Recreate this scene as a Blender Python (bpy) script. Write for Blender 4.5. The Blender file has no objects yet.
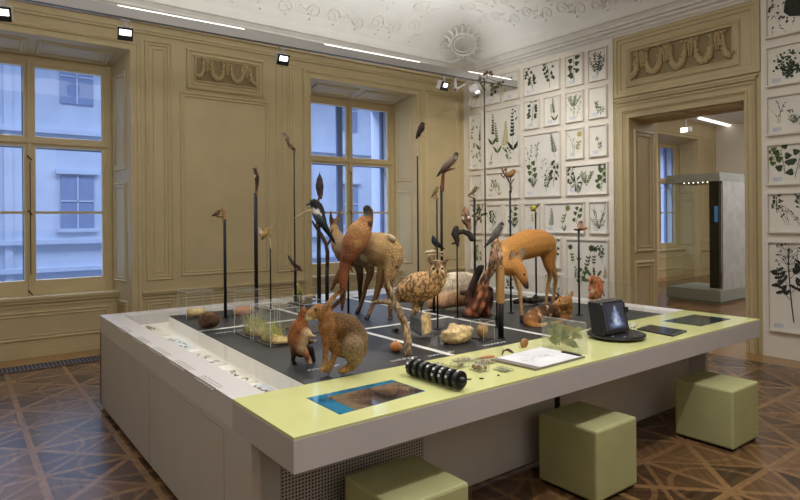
import bpy, bmesh, math, random
from mathutils import Vector, Matrix, noise
PI = math.pi
scene = bpy.context.scene
COL = scene.collection
random.seed(7)
V = Vector
# ------------------------------------------------------------------ camera model
FPX = 588.5; YAW = math.radians(37.16); ROLL = math.radians(.46); CX, CY = 400.0, 219.2; EYE = 1.65
RGT = V((math.cos(YAW), -math.sin(YAW), 0)); FWD = V((math.sin(YAW), math.cos(YAW), 0)); UP = V((0, 0, 1))
def ray(u, v):
    x = (u - CX) / FPX; y = (CY - v) / FPX
    a = x * math.cos(ROLL) + y * math.sin(ROLL); b = -x * math.sin(ROLL) + y * math.cos(ROLL)
    return FWD + RGT * a + UP * b
def W(u, v, t):                      # a world point at depth t (metres in front of the eye)
    return ray(u, v) * t + V((0, 0, EYE))
def on_z(u, v, z):
    d = ray(u, v); return W(u, v, (z - EYE) / d.z)
def on_y(u, v, y):
    d = ray(u, v); return W(u, v, y / d.y)
def on_x(u, v, x):
    d = ray(u, v); return W(u, v, x / d.x)
TOP = .82                            # height of the exhibition table
# ------------------------------------------------------------------ materials
def lin(c):
    f = lambda x: x / 12.92 if x <= .04045 else ((x + .055) / 1.055) ** 2.4
    return tuple(f(x / 255.) for x in c)
def shade(c, k): return tuple(min(255, x * k) for x in c)
class NT:
    def __init__(s, name):
        s.m = bpy.data.materials.new(name); s.m.use_nodes = True
        s.t = s.m.node_tree; s.t.nodes.clear()
        s.out = s.t.nodes.new('ShaderNodeOutputMaterial')
    def n(s, typ, **k):
        nd = s.t.nodes.new(typ)
        for a, b in k.items():
            if a.startswith('i_'):
                key = a[2:]; key = int(key) if key.isdigit() else key.replace('_', ' ')
                nd.inputs[key].default_value = b
            else: setattr(nd, a, b)
        return nd
    def l(s, a, b): s.t.links.new(a, b)
    def math(s, op, a, b=None, c=None):
        nd = s.n('ShaderNodeMath', operation=op)
        for i, x in enumerate((a, b, c)):
            if x is None: continue
            if isinstance(x, (int, float)): nd.inputs[i].default_value = x
            else: s.l(x, nd.inputs[i])
        return nd.outputs[0]
    def mixc(s, fac, a, b, blend='MIX'):
        nd = s.n('ShaderNodeMix', data_type='RGBA', blend_type=blend)
        for sock, x in ((nd.inputs[0], fac), (nd.inputs[6], a), (nd.inputs[7], b)):
            if isinstance(x, (int, float)): sock.default_value = x
            elif isinstance(x, tuple): sock.default_value = (*x[:3], 1)
            else: s.l(x, sock)
        return nd.outputs[2]
MATS = {}
def mat(name, c, rough=.55, var=.12, scale=6., bump=0., bscale=60., metal=0., coat=0., emit=None, estr=0., stretch=(1, 1, 1), spec=.5):
    if name in MATS: return MATS[name]
    g = NT(name); b = g.n('ShaderNodeBsdfPrincipled')
    tc = g.n('ShaderNodeTexCoord'); mp = g.n('ShaderNodeMapping'); mp.inputs['Scale'].default_value = stretch
    g.l(tc.outputs['Object'], mp.inputs[0])
    no = g.n('ShaderNodeTexNoise'); no.inputs['Scale'].default_value = scale; no.inputs['Detail'].default_value = 5
    g.l(mp.outputs[0], no.inputs['Vector'])
    L = lin(c); lo = tuple(x * (1 - var) for x in L); hi = tuple(min(1, x * (1 + var)) for x in L)
    mr = g.n('ShaderNodeMapRange'); mr.inputs[1].default_value = .3; mr.inputs[2].default_value = .7
    g.l(no.outputs[0], mr.inputs[0])
    g.l(g.mixc(mr.outputs[0], lo, hi), b.inputs['Base Color'])
    b.inputs['Roughness'].default_value = rough; b.inputs['Metallic'].default_value = metal
    b.inputs['Coat Weight'].default_value = coat; b.inputs['Specular IOR Level'].default_value = spec
    if emit: b.inputs['Emission Color'].default_value = (*lin(emit), 1); b.inputs['Emission Strength'].default_value = estr
    if bump:
        n2 = g.n('ShaderNodeTexNoise'); n2.inputs['Scale'].default_value = bscale; n2.inputs['Detail'].default_value = 4
        g.l(mp.outputs[0], n2.inputs['Vector'])
        bp = g.n('ShaderNodeBump'); bp.inputs['Strength'].default_value = bump; bp.inputs['Distance'].default_value = .01
        g.l(n2.outputs[0], bp.inputs['Height']); g.l(bp.outputs[0], b.inputs['Normal'])
    g.l(b.outputs[0], g.out.inputs[0]); MATS[name] = g.m
    return g.m
def fur(name, rough=.8, scale=90., stretch=(1, 1, 1), amt=.45, bump=.6, spk=(75, 75, 75)):     # colour from the painted body, broken up by fine hair noise
    if name in MATS: return MATS[name]
    g = NT(name); b = g.n('ShaderNodeBsdfPrincipled'); at = g.n('ShaderNodeAttribute', attribute_name='Col')
    tc = g.n('ShaderNodeTexCoord'); mp = g.n('ShaderNodeMapping'); mp.inputs['Scale'].default_value = stretch
    g.l(tc.outputs['Object'], mp.inputs[0])
    no = g.n('ShaderNodeTexNoise'); no.inputs['Scale'].default_value = scale; no.inputs['Detail'].default_value = 6
    no.inputs['Roughness'].default_value = .7
    g.l(mp.outputs[0], no.inputs['Vector'])
    mr = g.n('ShaderNodeMapRange'); mr.inputs[1].default_value = .3; mr.inputs[2].default_value = .7
    mr.inputs[3].default_value = 1 - amt; mr.inputs[4].default_value = 1 + amt
    g.l(no.outputs[0], mr.inputs[0])
    c1 = g.mixc(1., at.outputs['Color'], mr.outputs[0], 'MULTIPLY')
    # fine dark and light flecks where the body's speckle value (alpha) is high
    mp2 = g.n('ShaderNodeMapping'); mp2.inputs['Scale'].default_value = spk; g.l(tc.outputs['Object'], mp2.inputs[0])
    n2 = g.n('ShaderNodeTexNoise'); n2.inputs['Scale'].default_value = 1.; n2.inputs['Detail'].default_value = 2.; g.l(mp2.outputs[0], n2.inputs['Vector'])
    fl = g.n('ShaderNodeMapRange'); fl.inputs[1].default_value = .42; fl.inputs[2].default_value = .58; fl.inputs[3].default_value = .38; fl.inputs[4].default_value = 1.32; g.l(n2.outputs[0], fl.inputs[0])
    sp = g.mixc(at.outputs['Alpha'], (1, 1, 1), fl.outputs[0])
    g.l(g.mixc(1., c1, sp, 'MULTIPLY'), b.inputs['Base Color'])
    b.inputs['Roughness'].default_value = rough; b.inputs['Specular IOR Level'].default_value = .25
    bp = g.n('ShaderNodeBump'); bp.inputs['Strength'].default_value = bump; bp.inputs['Distance'].default_value = .012
    g.l(no.outputs[0], bp.inputs['Height']); g.l(bp.outputs[0], b.inputs['Normal'])
    g.l(b.outputs[0], g.out.inputs[0]); MATS[name] = g.m
    return g.m
def thin_glass(name, tint=(1, 1, 1), refl=.9, haze=0., hazec=(220, 225, 220)):
    if name in MATS: return MATS[name]
    g = NT(name)
    tr = g.n('ShaderNodeBsdfTransparent'); tr.inputs[0].default_value = (*tint, 1)
    gl = g.n('ShaderNodeBsdfGlossy'); gl.inputs['Roughness'].default_value = .02
    fr = g.n('ShaderNodeLayerWeight'); sch = g.math('ADD', g.math('MULTIPLY', g.math('POWER', fr.outputs['Facing'], 4.), .8), .035)
    mx = g.n('ShaderNodeMixShader'); g.l(g.math('MULTIPLY', sch, refl), mx.inputs[0])
    g.l(tr.outputs[0], mx.inputs[1]); g.l(gl.outputs[0], mx.inputs[2]); last = mx.outputs[0]
    if haze:
        df = g.n('ShaderNodeBsdfDiffuse'); df.inputs[0].default_value = (*lin(hazec), 1)
        m2 = g.n('ShaderNodeMixShader'); m2.inputs[0].default_value = haze
        g.l(last, m2.inputs[1]); g.l(df.outputs[0], m2.inputs[2]); last = m2.outputs[0]
    g.l(last, g.out.inputs[0]); MATS[name] = g.m
    return g.m
# ------------------------------------------------------------------ mesh builder
def frame_of(d):
    d = d.normalized(); a = V((0, 0, 1)) if abs(d.z) < .9 else V((1, 0, 0))
    x = d.cross(a).normalized(); return x, d.cross(x).normalized()
class MB:
    def __init__(s): s.bm = bmesh.new()
    def face(s, pts):
        try: return s.bm.faces.new([s.bm.verts.new(V(p)) for p in pts])
        except ValueError: return None
    def hexa(s, p):          # 8 corners: bottom loop 0-3, top loop 4-7
        v = [s.bm.verts.new(V(q)) for q in p]
        for f in ((3, 2, 1, 0), (4, 5, 6, 7), (0, 1, 5, 4), (1, 2, 6, 5), (2, 3, 7, 6), (3, 0, 4, 7)):
            s.bm.faces.new([v[i] for i in f])
        return s
    def box(s, x0, y0, z0, x1, y1, z1):
        x0, x1 = min(x0, x1), max(x0, x1); y0, y1 = min(y0, y1), max(y0, y1); z0, z1 = min(z0, z1), max(z0, z1)
        return s.hexa([(x0, y0, z0), (x1, y0, z0), (x1, y1, z0), (x0, y1, z0), (x0, y0, z1), (x1, y0, z1), (x1, y1, z1), (x0, y1, z1)])
    def obox(s, o, ax, ay, az):      # box from a corner and three edge vectors
        o, ax, ay, az = map(V, (o, ax, ay, az))
        return s.hexa([o, o + ax, o + ax + ay, o + ay, o + az, o + ax + az, o + ax + ay + az, o + ay + az])
    def loops(s, loops, close=True, caps=True):
        vs = [[s.bm.verts.new(V(p)) for p in lp] for lp in loops]
        n = len(vs[0])
        for a, b in zip(vs, vs[1:]):
            for i in range(n if close else n - 1):
                j = (i + 1) % n; s.bm.faces.new((a[i], a[j], b[j], b[i]))
        if caps and close:
            s.bm.faces.new(list(reversed(vs[0]))); s.bm.faces.new(vs[-1])
        return s
    def tube(s, pts, rad, n=8, round_ends=False, flat=None):
        pts = [V(p) for p in pts]
        if not isinstance(rad, (list, tuple)): rad = [rad] * len(pts)
        rad = list(rad)
        if round_ends:
            d0 = (pts[0] - pts[1]).normalized(); d1 = (pts[-1] - pts[-2]).normalized()
            pre = [(pts[0] + d0 * rad[0] * math.sin(a), rad[0] * max(.06, math.cos(a))) for a in (1.5, 1.15, .75, .35)]
            post = [(pts[-1] + d1 * rad[-1] * math.sin(a), rad[-1] * max(.06, math.cos(a))) for a in (.35, .75, 1.15, 1.5)]
            pts = [p for p, r in pre] + pts + [p for p, r in post]; rad = [r for p, r in pre] + rad + [r for p, r in post]
        lp = []; xa = None
        for i, p in enumerate(pts):
            d = pts[min(i + 1, len(pts) - 1)] - pts[max(i - 1, 0)]
            if d.length < 1e-7: d = V((0, 0, 1))
            d.normalize()
            if flat is not None:
                ya = flat - d * flat.dot(d)
                if ya.length < 1e-3: ya = frame_of(d)[1]
                ya.normalize(); xa = d.cross(ya)
            elif xa is None: xa, ya = frame_of(d)
            else:
                xa = (xa - d * xa.dot(d))
                if xa.length < 1e-4: xa = frame_of(d)[0]
                xa.normalize(); ya = d.cross(xa)
            r = rad[i]; ra, rb = r if isinstance(r, tuple) else (r, r)
            lp.append([p + xa * ra * math.cos(2 * PI * k / n) + ya * rb * math.sin(2 * PI * k / n) for k in range(n)])
        return s.loops(lp)
    def ell(s, c, r, rot=None, seg=12, rings=8):
        c = V(c); r = r if isinstance(r, (tuple, list)) else (r, r, r); lp = []
        for i in range(rings + 1):
            th = -PI / 2 + PI * (.04 + .92 * i / rings)
            ring = []
            for k in range(seg):
                p = V((r[0] * math.cos(th) * math.cos(2 * PI * k / seg), r[1] * math.cos(th) * math.sin(2 * PI * k / seg), r[2] * math.sin(th)))
                ring.append(c + (rot @ p if rot else p))
            lp.append(ring)
        return s.loops(lp)
    def lathe(s, c, prof, n=24, axis=UP):
        c = V(c); x, y = frame_of(axis); a = axis.normalized()
        return s.loops([[c + a * h + (x * math.cos(2 * PI * k / n) + y * math.sin(2 * PI * k / n)) * max(r, 1e-4) for k in range(n)] for r, h in prof])
    def ring(s, O, A, B, N, a0, a1, b0, b1, prof, close=False):   # mitred moulding round a rectangle; prof = [(inset, height)]
        O, A, B, N = map(V, (O, A, B, N)); lp = []
        for o, h in prof:
            lp.append([O + A * a + B * b + N * h for a, b in ((a0 + o, b0 + o), (a1 - o, b0 + o), (a1 - o, b1 - o), (a0 + o, b1 - o))])
        if close: lp.append(lp[0])
        return s.loops(lp, caps=False)
    def build(s, name, m, parent=None, smooth=False, bevel=0, loc=None, floor=None):
        bm = s.bm
        bmesh.ops.recalc_face_normals(bm, faces=bm.faces)
        me = bpy.data.meshes.new(name)
        if floor is not None:
            for v in bm.verts: v.co.z = max(v.co.z, floor)
        if parent is not None: off = ORG[parent.name]
        elif loc is not None: off = V(loc)
        else:
            xs = [v.co for v in bm.verts]
            off = V(((min(p.x for p in xs) + max(p.x for p in xs)) / 2, (min(p.y for p in xs) + max(p.y for p in xs)) / 2, min(p.z for p in xs)))
        bmesh.ops.translate(bm, verts=bm.verts, vec=-off)
        bm.to_mesh(me); bm.free()
        me.materials.append(m)
        if smooth: me.polygons.foreach_set('use_smooth', [True] * len(me.polygons))
        return link(name, me, parent, off, bevel)
ORG = {}
def link(name, me, parent, off, bevel=0):
    o = bpy.data.objects.new(name, me); COL.objects.link(o); ORG[o.name] = V(off)
    if parent is not None: o.parent = parent
    else: o.location = off
    if bevel:
        md = o.modifiers.new('bevel', 'BEVEL'); md.width = bevel; md.segments = 2; md.limit_method = 'ANGLE'; md.angle_limit = .7
    return o
def tag(o, label=None, cat=None, group=None, kind=None):
    if label: o['label'] = label
    if cat: o['category'] = cat
    if group: o['group'] = group
    if kind: o['kind'] = kind
    return o
def thing(name, label, cat, loc, group=None):
    o = bpy.data.objects.new(name, None); COL.objects.link(o); o.location = V(loc); o.empty_display_size = .05
    ORG[o.name] = V(loc); return tag(o, label, cat, group)
def struct(mb, name, m, parent=None, **k):
    o = mb.build(name, m, parent, **k)
    if parent is None: o['kind'] = 'structure'
    return o
TOP_Z = .82
# ------------------------------------------------------------------ bodies grown from chains (one continuous surface)
def body(name, chains, m, parent, vox, smooth=4, patches=(), post=None, speck=None, floor=TOP_Z):
    """chains: lists of (point, radius, colour); patches: (point, radius, colour) painted on top"""
    mb = MB(); ctl = []
    for ch in chains:
        pts = [c[0] for c in ch]; rad = [c[1] for c in ch]
        P, Rr, Cc = [], [], []
        for i in range(len(ch) - 1):                       # smooth interpolation along the chain
            k = 4
            for j in range(k):
                f = j / k
                p0, p1, p2, p3 = pts[max(i - 1, 0)], pts[i], pts[i + 1], pts[min(i + 2, len(ch) - 1)]
                q = .5 * ((2 * p1) + (p2 - p0) * f + (2 * p0 - 5 * p1 + 4 * p2 - p3) * f * f + (3 * p1 - p0 - 3 * p2 + p3) * f ** 3)
                g = f * f * (3 - 2 * f)
                ra = rad[i] * (1 - g) + rad[i + 1] * g
                P.append(q); Rr.append(ra); ctl.append((q, max(ra, .4 * vox), tuple(a * (1 - f) + b * f for a, b in zip(ch[i][2], ch[i + 1][2]))))
        P.append(pts[-1]); Rr.append(rad[-1]); ctl.append((pts[-1], rad[-1], ch[-1][2]))
        mb.tube(P, Rr, n=12, round_ends=True)
    bmesh.ops.recalc_face_normals(mb.bm, faces=mb.bm.faces)
    off = ORG[parent.name]
    bmesh.ops.translate(mb.bm, verts=mb.bm.verts, vec=-off)
    me = bpy.data.meshes.new('tmp'); mb.bm.to_mesh(me); mb.bm.free()
    tmp = bpy.data.objects.new('tmp', me); COL.objects.link(tmp)
    rm = tmp.modifiers.new('r', 'REMESH'); rm.mode = 'VOXEL'; rm.voxel_size = vox
    sm = tmp.modifiers.new('s', 'SMOOTH'); sm.factor = .5; sm.iterations = smooth
    dg = bpy.context.evaluated_depsgraph_get(); dg.update()
    out = bpy.data.meshes.new_from_object(tmp.evaluated_get(dg)); out.name = name
    bpy.data.objects.remove(tmp); bpy.data.meshes.remove(me)
    at = out.color_attributes.new('Col', 'FLOAT_COLOR', 'POINT'); buf = []
    ctl = [(p - off, r, c) for p, r, c in ctl]; pat = [(p - off, r, c) for p, r, c in patches]
    for vtx in out.vertices:
        p = vtx.co; p.z = max(p.z, floor + .001 - off.z)
        ws = 0; cr = [0, 0, 0]
        for q, r, c in ctl:
            d = (p - q).length / r
            w = 1 / (d ** 6 + .001); ws += w
            cr[0] += c[0] * w; cr[1] += c[1] * w; cr[2] += c[2] * w
        c = [x / ws for x in cr]
        for q, r, pc in pat:
            d = (p - q).length / r; d += .25 * noise.noise(p * (2.2 / r))
            f = max(0, min(1, (1.15 - d) / .3)); c = [a * (1 - f) + b * f for a, b in zip(c, pc)]
        if post: c = post(p, c, vtx.normal)
        L = lin([max(0, min(255, x)) for x in c]); buf += [L[0], L[1], L[2], speck(p, vtx.normal) if callable(speck) else (speck or 0.)]
    at.data.foreach_set('color', buf)
    out.polygons.foreach_set('use_smooth', [True] * len(out.polygons))
    out.materials.clear(); out.materials.append(m)
    return link(name, out, parent, off)
def px(chain, t):      # (u, v, depth offset, radius px, colour) -> world chain
    return [(W(u, v, t + dt), r * (t + dt) / FPX, c) for u, v, dt, r, c in chain]
# ================================================================== THE ROOM
XR, YB = 7.685, 8.094                 # frames wall, window wall
XL, YF = -2.6, -2.2                   # walls behind and left of the viewer
ZC, ZT = 4.25, 5.12                   # underside of cornice, ceiling
TAN = mat('tan_paint', (190, 173, 132), .5, .05, 3, bump=.03, bscale=30)
RECESS_SHADE = mat('tan_recess_shade', (142, 124, 86), .6, .05, 6)  # darker tan that paints in the recess shade behind the garlands
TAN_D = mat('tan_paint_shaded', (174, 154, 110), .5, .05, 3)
WHITE = mat('white_wall', (226, 219, 205), .6, .03, 2)
PLASTER = mat('ceiling_plaster', (226, 222, 214), .8, .04, 3, bump=.15, bscale=9)
STUCCO = mat('stucco', (222, 218, 209), .8, .05, 6); RELIEF = mat('stucco_relief', (223, 219, 211), .8, .05, 6)
X3, Y3, Z3 = V((1, 0, 0)), V((0, 1, 0)), V((0, 0, 1))
# ---- floor: star parquet
def floor_material():
    g = NT('star_parquet'); b = g.n('ShaderNodeBsdfPrincipled'); tc = g.n('ShaderNodeTexCoord')
    sx = g.n('ShaderNodeSeparateXYZ'); g.l(tc.outputs['Object'], sx.inputs[0])
    M = g.math
    def frac(s, o, k):
        q = M('DIVIDE', M('SUBTRACT', s, o), k); c = M('ROUND', q); return M('SUBTRACT', q, c), c
    fx, cx = frac(sx.outputs[0], .44, 1.09); fy, cy = frac(sx.outputs[1], 5.01, 1.13)
    ax, ay = M('ABSOLUTE', fx), M('ABSOLUTE', fy)
    d1 = M('MINIMUM', ax, M('SUBTRACT', .5, ax)); d2 = M('MINIMUM', ay, M('SUBTRACT', .5, ay))
    dd = M('MULTIPLY', M('ABSOLUTE', M('SUBTRACT', ax, ay)), .707)
    de = M('MULTIPLY', M('ABSOLUTE', M('SUBTRACT', M('ADD', ax, ay), .5)), .707)
    band = M('MINIMUM', M('MINIMUM', d1, d2), dd)
    rad = M('POWER', M('ADD', M('MULTIPLY', fx, fx), M('MULTIPLY', fy, fy)), .5)
    rx, ry = M('SUBTRACT', .5, ax), M('SUBTRACT', .5, ay)
    rad2 = M('POWER', M('ADD', M('MULTIPLY', rx, rx), M('MULTIPLY', ry, ry)), .5)
    arc = M('MINIMUM', M('ABSOLUTE', M('SUBTRACT', rad, .3)), M('ABSOLUTE', M('SUBTRACT', rad2, .3)))
    isband = M('LESS_THAN', band, .02); isarc = M('MULTIPLY', M('LESS_THAN', arc, .016), .55); isd = M('MULTIPLY', M('LESS_THAN', de, .014), .7)
    lt = M('MAXIMUM', M('MAXIMUM', isband, isarc), isd)
    # each triangular sector has its own tone and grain direction
    sec = M('ADD', M('GREATER_THAN', ax, ay), M('MULTIPLY', M('GREATER_THAN', fx, 0.), 2.))
    sec = M('ADD', sec, M('MULTIPLY', M('GREATER_THAN', fy, 0.), 4.)); sec = M('ADD', sec, M('MULTIPLY', M('GREATER_THAN', M('ADD', ax, ay), .5), 8.))
    cv = g.n('ShaderNodeCombineXYZ'); g.l(sec, cv.inputs[0]); g.l(cx, cv.inputs[1]); g.l(cy, cv.inputs[2])
    wn = g.n('ShaderNodeTexWhiteNoise'); g.l(cv.outputs[0], wn.inputs[0])
    rot = g.n('ShaderNodeVectorRotate', rotation_type='Z_AXIS'); g.l(tc.outputs['Object'], rot.inputs['Vector'])
    g.l(M('MULTIPLY', M('ROUND', M('MULTIPLY', wn.outputs[0], 4.)), .785), rot.inputs['Angle'])
    mp = g.n('ShaderNodeMapping'); mp.inputs['Scale'].default_value = (2.5, 26, 3); g.l(rot.outputs[0], mp.inputs[0])
    gr = g.n('ShaderNodeTexNoise'); gr.inputs['Scale'].default_value = 1.; gr.inputs['Detail'].default_value = 5; g.l(mp.outputs[0], gr.inputs['Vector'])
    tone = M('ADD', M('MULTIPLY', wn.outputs[0], .5), M('MULTIPLY', gr.outputs[0], .7))
    cr = g.n('ShaderNodeValToRGB'); e = cr.color_ramp.elements
    e[0].position = .25; e[0].color = (*lin((40, 27, 18)), 1); e[1].position = .9; e[1].color = (*lin((112, 82, 53)), 1)
    g.l(tone, cr.inputs[0])
    c2 = g.n('ShaderNodeValToRGB'); e = c2.color_ramp.elements
    e[0].position = .2; e[0].color = (*lin((102, 74, 47)), 1); e[1].position = .8; e[1].color = (*lin((146, 112, 74)), 1)
    g.l(gr.outputs[0], c2.inputs[0])
    col = g.mixc(lt, cr.outputs[0], c2.outputs[0])
    # plain oak border along the walls
    bx = M('GREATER_THAN', sx.outputs[0], XR - .42); by = M('GREATER_THAN', sx.outputs[1], YB - .1)
    inx = M('LESS_THAN', sx.outputs[0], XR + .8)
    bord = M('MAXIMUM', M('MULTIPLY', bx, inx), by)
    g.l(g.mixc(bord, col, lin((158, 122, 78))), b.inputs['Base Color'])
    b.inputs['Roughness'].default_value = .27; b.inputs['Specular IOR Level'].default_value = .36
    bp = g.n('ShaderNodeBump'); bp.inputs['Strength'].default_value = .12; bp.inputs['Distance'].default_value = .004
    g.l(gr.outputs[0], bp.inputs['Height']); g.l(bp.outputs[0], b.inputs['Normal'])
    g.l(b.outputs[0], g.out.inputs[0]); return g.m
FLOOR = floor_material()
m = MB(); m.box(XL - .3, YF - .3, -.12, 18.3, YB + .6, 0)
o = struct(m, 'floor', FLOOR, loc=(0, 0, 0))
# ---- window wall, with two splayed niches
NX = ((-.285, 1.80), (4.418, 6.502)); NZ = 3.838; YW = 8.65; SPL = .115
m = MB()
for a, b in ((XL, NX[0][0]), (NX[0][1], NX[1][0]), (NX[1][1], XR + .2)):
    m.face([(a, YB, 0), (b, YB, 0), (b, YB, 4.7), (a, YB, 4.7)])
for a, b in NX:
    m.face([(a, YB, NZ), (b, YB, NZ), (b, YB, 4.7), (a, YB, 4.7)])
    a2, b2, z2 = a + SPL, b - SPL, NZ - .125
    m.face([(a, YB, 0), (a2, YW, 0), (a2, YW, z2), (a, YB, NZ)]); m.face([(b, YB, 0), (b2, YW, 0), (b2, YW, z2), (b, YB, NZ)])
    m.face([(a, YB, NZ), (b, YB, NZ), (b2, YW, z2), (a2, YW, z2)])
    m.box(a - .3, YW + .005, -.1, b + .3, YW + .14, .76)      # masonry below and above the window
    m.box(a - .3, YW + .005, 3.69, b + .3, YW + .14, 4.7)
    for c, d in ((a - .3, a2 + .02), (b2 - .02, b + .3)): m.box(c, YW + .005, .7, d, YW + .14, 3.75)
struct(m, 'wall_back', TAN, loc=(0, 0, 0))
PROF = [(0, 0), (.008, .014), (.02, .018), (.03, .008), (.045, .006), (.055, .012), (.062, .012), (.07, 0)]
BIG = [(0, 0), (.01, .022), (.03, .028), (.042, .012), (.06, .012), (.075, .02), (.085, .02), (.095, 0)]
tn = [0]
def trim(m, material=None, **k):
    tn[0] += 1; return struct(m, 'trim_%d' % tn[0], material or TAN, **k)
def back(a0, a1, b0, b1, prof, m): m.ring((0, YB, 0), X3, Z3, -Y3, a0, a1, b0, b1, prof)
m = MB()
for (a, b) in ((1.985, 2.335), (3.83, 4.125), (-.95, -.6)):
    back(a, b, .868, 4.018, PROF, m); back(a + .1, b - .1, .97, 3.92, [(0, 0), (.008, .01), (.016, 0)], m)
    back(a, b, .16, .62, PROF, m)
back(2.43, 3.73, .90, 3.40, PROF, m); back(2.43, 3.73, .16, .62, PROF, m)
back(6.72, 7.53, .90, 3.96, PROF, m); back(6.72, 7.53, .16, .62, PROF, m)
trim(m)
for a, b in NX:                                             # casings round the niches
    m = MB()
    pr = [(.0, 0), (.004, .02), (.02, .032), (.05, .026), (.056, .014), (.1, .014), (.106, .024), (.13, .024), (.14, 0)]
    m.ring((0, YB, 0), X3, Z3, -Y3, a - .14, b + .14, -.5, NZ + .14, pr); trim(m)
    m = MB()                                               # panelled reveals and soffit
    for s in (0, 1):
        p = V((a, YB, 0)) if s == 0 else V((b, YB, 0)); q = V((a + SPL, YW, 0)) if s == 0 else V((b - SPL, YW, 0))
        A = (q - p).normalized(); N = V((A.y, -A.x, 0)) if s == 0 else V((-A.y, A.x, 0)); L = (q - p).length
        for z0, z1 in ((.86, 2.16), (2.32, 3.60), (.14, .62)):
            m.ring(p, A, Z3, N, .09, L - .09, z0, z1, PROF)
    p = V((a, YB, NZ)); B = V((0, YW - YB, -.125)); Lb = B.length; B.normalize(); N = X3.cross(B); N = -N if N.z > 0 else N
    for f in range(2):
        w = (b - a - 2 * SPL) / 2; m.ring(p, X3, B, N, SPL + f * w + .05, SPL + (f + 1) * w - .05, .09, Lb - .09, PROF)
    trim(m)
    m = MB()                                               # parapet with its sill under the window
    YP = 8.47; xa, xb = a + .08, b - .08
    m.box(a + .02, YP, 0, b - .02, YW + .1, .70)
    m.box(a + .03, YP - .05, .70, b - .03, YW + .02, .735); m.box(a + .04, YP - .03, .66, b - .04, YP, .70); m.box(a + .04, YP - .015, .61, b - .04, YP, .63)
    m.ring((0, YP, 0), X3, Z3, -Y3, xa + .08, xb - .08, .2, .56, PROF)
    m.box(a + .02, YP - .03, 0, b - .02, YP, .07); m.box(a + .02, YP - .018, .07, b - .02, YP, .15); trim(m)
m = MB()                                                    # chair rail, skirting and frieze mouldings
for a, b in ((XL, NX[0][0] - .14), (NX[0][1] + .14, NX[1][0] - .14), (NX[1][1] + .14, XR)):
    m.box(a, YB - .045, .715, b, YB, .74); m.box(a, YB - .03, .69, b, YB, .715); m.box(a, YB - .018, .64, b, YB, .66)
    m.box(a, YB - .03, 0, b, YB, .1); m.box(a, YB - .015, .1, b, YB, .13)
trim(m)
m = MB()
m.box(XL, YB - .02, 4.085, XR, YB, 4.12); m.box(XL, YB - .035, 4.12, XR, YB, 4.135); m.box(XL, YB - .05, 4.21, XR, YB, 4.25)
trim(m)
# ---- garland reliefs
def garland(O, A, N, a0, a1, z0, z1, n, half):
    """n swags hung between rosettes on a panel: O + A*a + Z*z, relief towards N"""
    O, A, N = V(O), V(A), V(N); m = MB(); P = lambda a, z, h: O + A * a + Z3 * z + N * h
    H = z1 - z0; rr = random.Random(3); wd = (a1 - a0) / (n + (1 if half else 0)); r = H * .1
    knots = [a0 + wd * (.5 if half else 0) + wd * i for i in range(n + 1)]
    segs = [(knots[i], knots[i + 1], 0, 1) for i in range(n)]
    if half: segs += [(knots[0] - wd, knots[0], .5, 1), (knots[-1], knots[-1] + wd, 0, .5)]
    for k0, k1, f0, f1 in segs:
        pts = []; K = 16
        for i in range(int(f0 * K), int(f1 * K) + 1):
            f = i / K; x = k0 + (k1 - k0) * (.2 + .6 * (.5 - .5 * math.cos(PI * f)))
            z = z1 - H * .06 - H * .82 * (math.sin(PI * f) ** .6)
            pts.append((x, z, f))
        m.tube([P(x, z, .014) for x, z, f in pts], [r * (.6 + .7 * math.sin(PI * f)) for x, z, f in pts], 8)
        for x, z, f in pts:
            for _ in range(3):
                q = r * (.45 + .25 * rr.random())
                m.ell(P(x + r * rr.uniform(-.9, .9), z + r * rr.uniform(-.9, .9), r * .85), q, None, 6, 4)
    for k in knots:
        m.ell(P(k, z1 - H * .13, .012), (H * .11, H * .11, H * .11), None, 10, 6)
        for j in range(6):
            t = j * PI / 3; m.ell(P(k + math.cos(t) * H * .11, z1 - H * .13 + math.sin(t) * H * .11, .012), H * .055, None, 6, 4)
        for s in (-1, 1):
            for j in range(9): m.ell(P(k + s * H * (.055 - .002 * j), z1 - H * (.2 + .05 * j), .02), H * (.06 - .003 * j), None, 7, 5)
    return m
m = MB(); m.ring((0, YB, 0), X3, Z3, -Y3, 2.52, 3.65, 3.44, 3.995, BIG); m.ring((0, YB, 0), X3, Z3, -Y3, 2.63, 3.545, 3.555, 3.905, [(0, .0), (.006, .02), (.02, .02), (.026, 0)])
trim(m)
m = MB(); m.box(2.655, YB - .003, 3.58, 3.52, YB, 3.88); trim(m, RECESS_SHADE)  # panel coloured darker to imitate shade behind the relief
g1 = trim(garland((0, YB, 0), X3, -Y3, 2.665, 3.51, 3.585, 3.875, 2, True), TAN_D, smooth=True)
# ---- frames wall: tan doorway bay between white boards
D0, D1, DZ = 3.175, 4.715, 3.07          # clear door opening
C0, C1, CZ = 3.035, 4.915, 3.275          # outside of its casing
XO = 8.42
m = MB()
m.box(XR, D1, 0, XO, YB + .6, 4.7); m.box(XR, YF, 0, XO, D0, 4.7); m.box(XR, D0, DZ, XO, D1, 4.7)
struct(m, 'wall_right', TAN, loc=(0, 0, 0))
m = MB()
m.box(XR - .03, C1 + .03, 0, XR - .001, YB - .001, 4.26); m.box(XR - .03, YF, 0, XR - .001, C0 - .06, 4.26)
trim(m, WHITE)
m = MB()
pr = [(0, 0), (.004, .03), (.025, .05), (.04, .035), (.05, .028), (.085, .028), (.092, .04), (.115, .036), (.122, .015), (.138, .012), (.14, 0)]
m.ring((XR, 0, 0), Y3, Z3, -X3, C0, C1, -.6, CZ, pr)
m.box(XR - .03, C0, CZ + .02, XR, C1, CZ + .05); m.box(XR - .045, C0 - .02, CZ + .05, XR, C1 + .02, CZ + .075)
struct(m, 'door_1', TAN)
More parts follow.
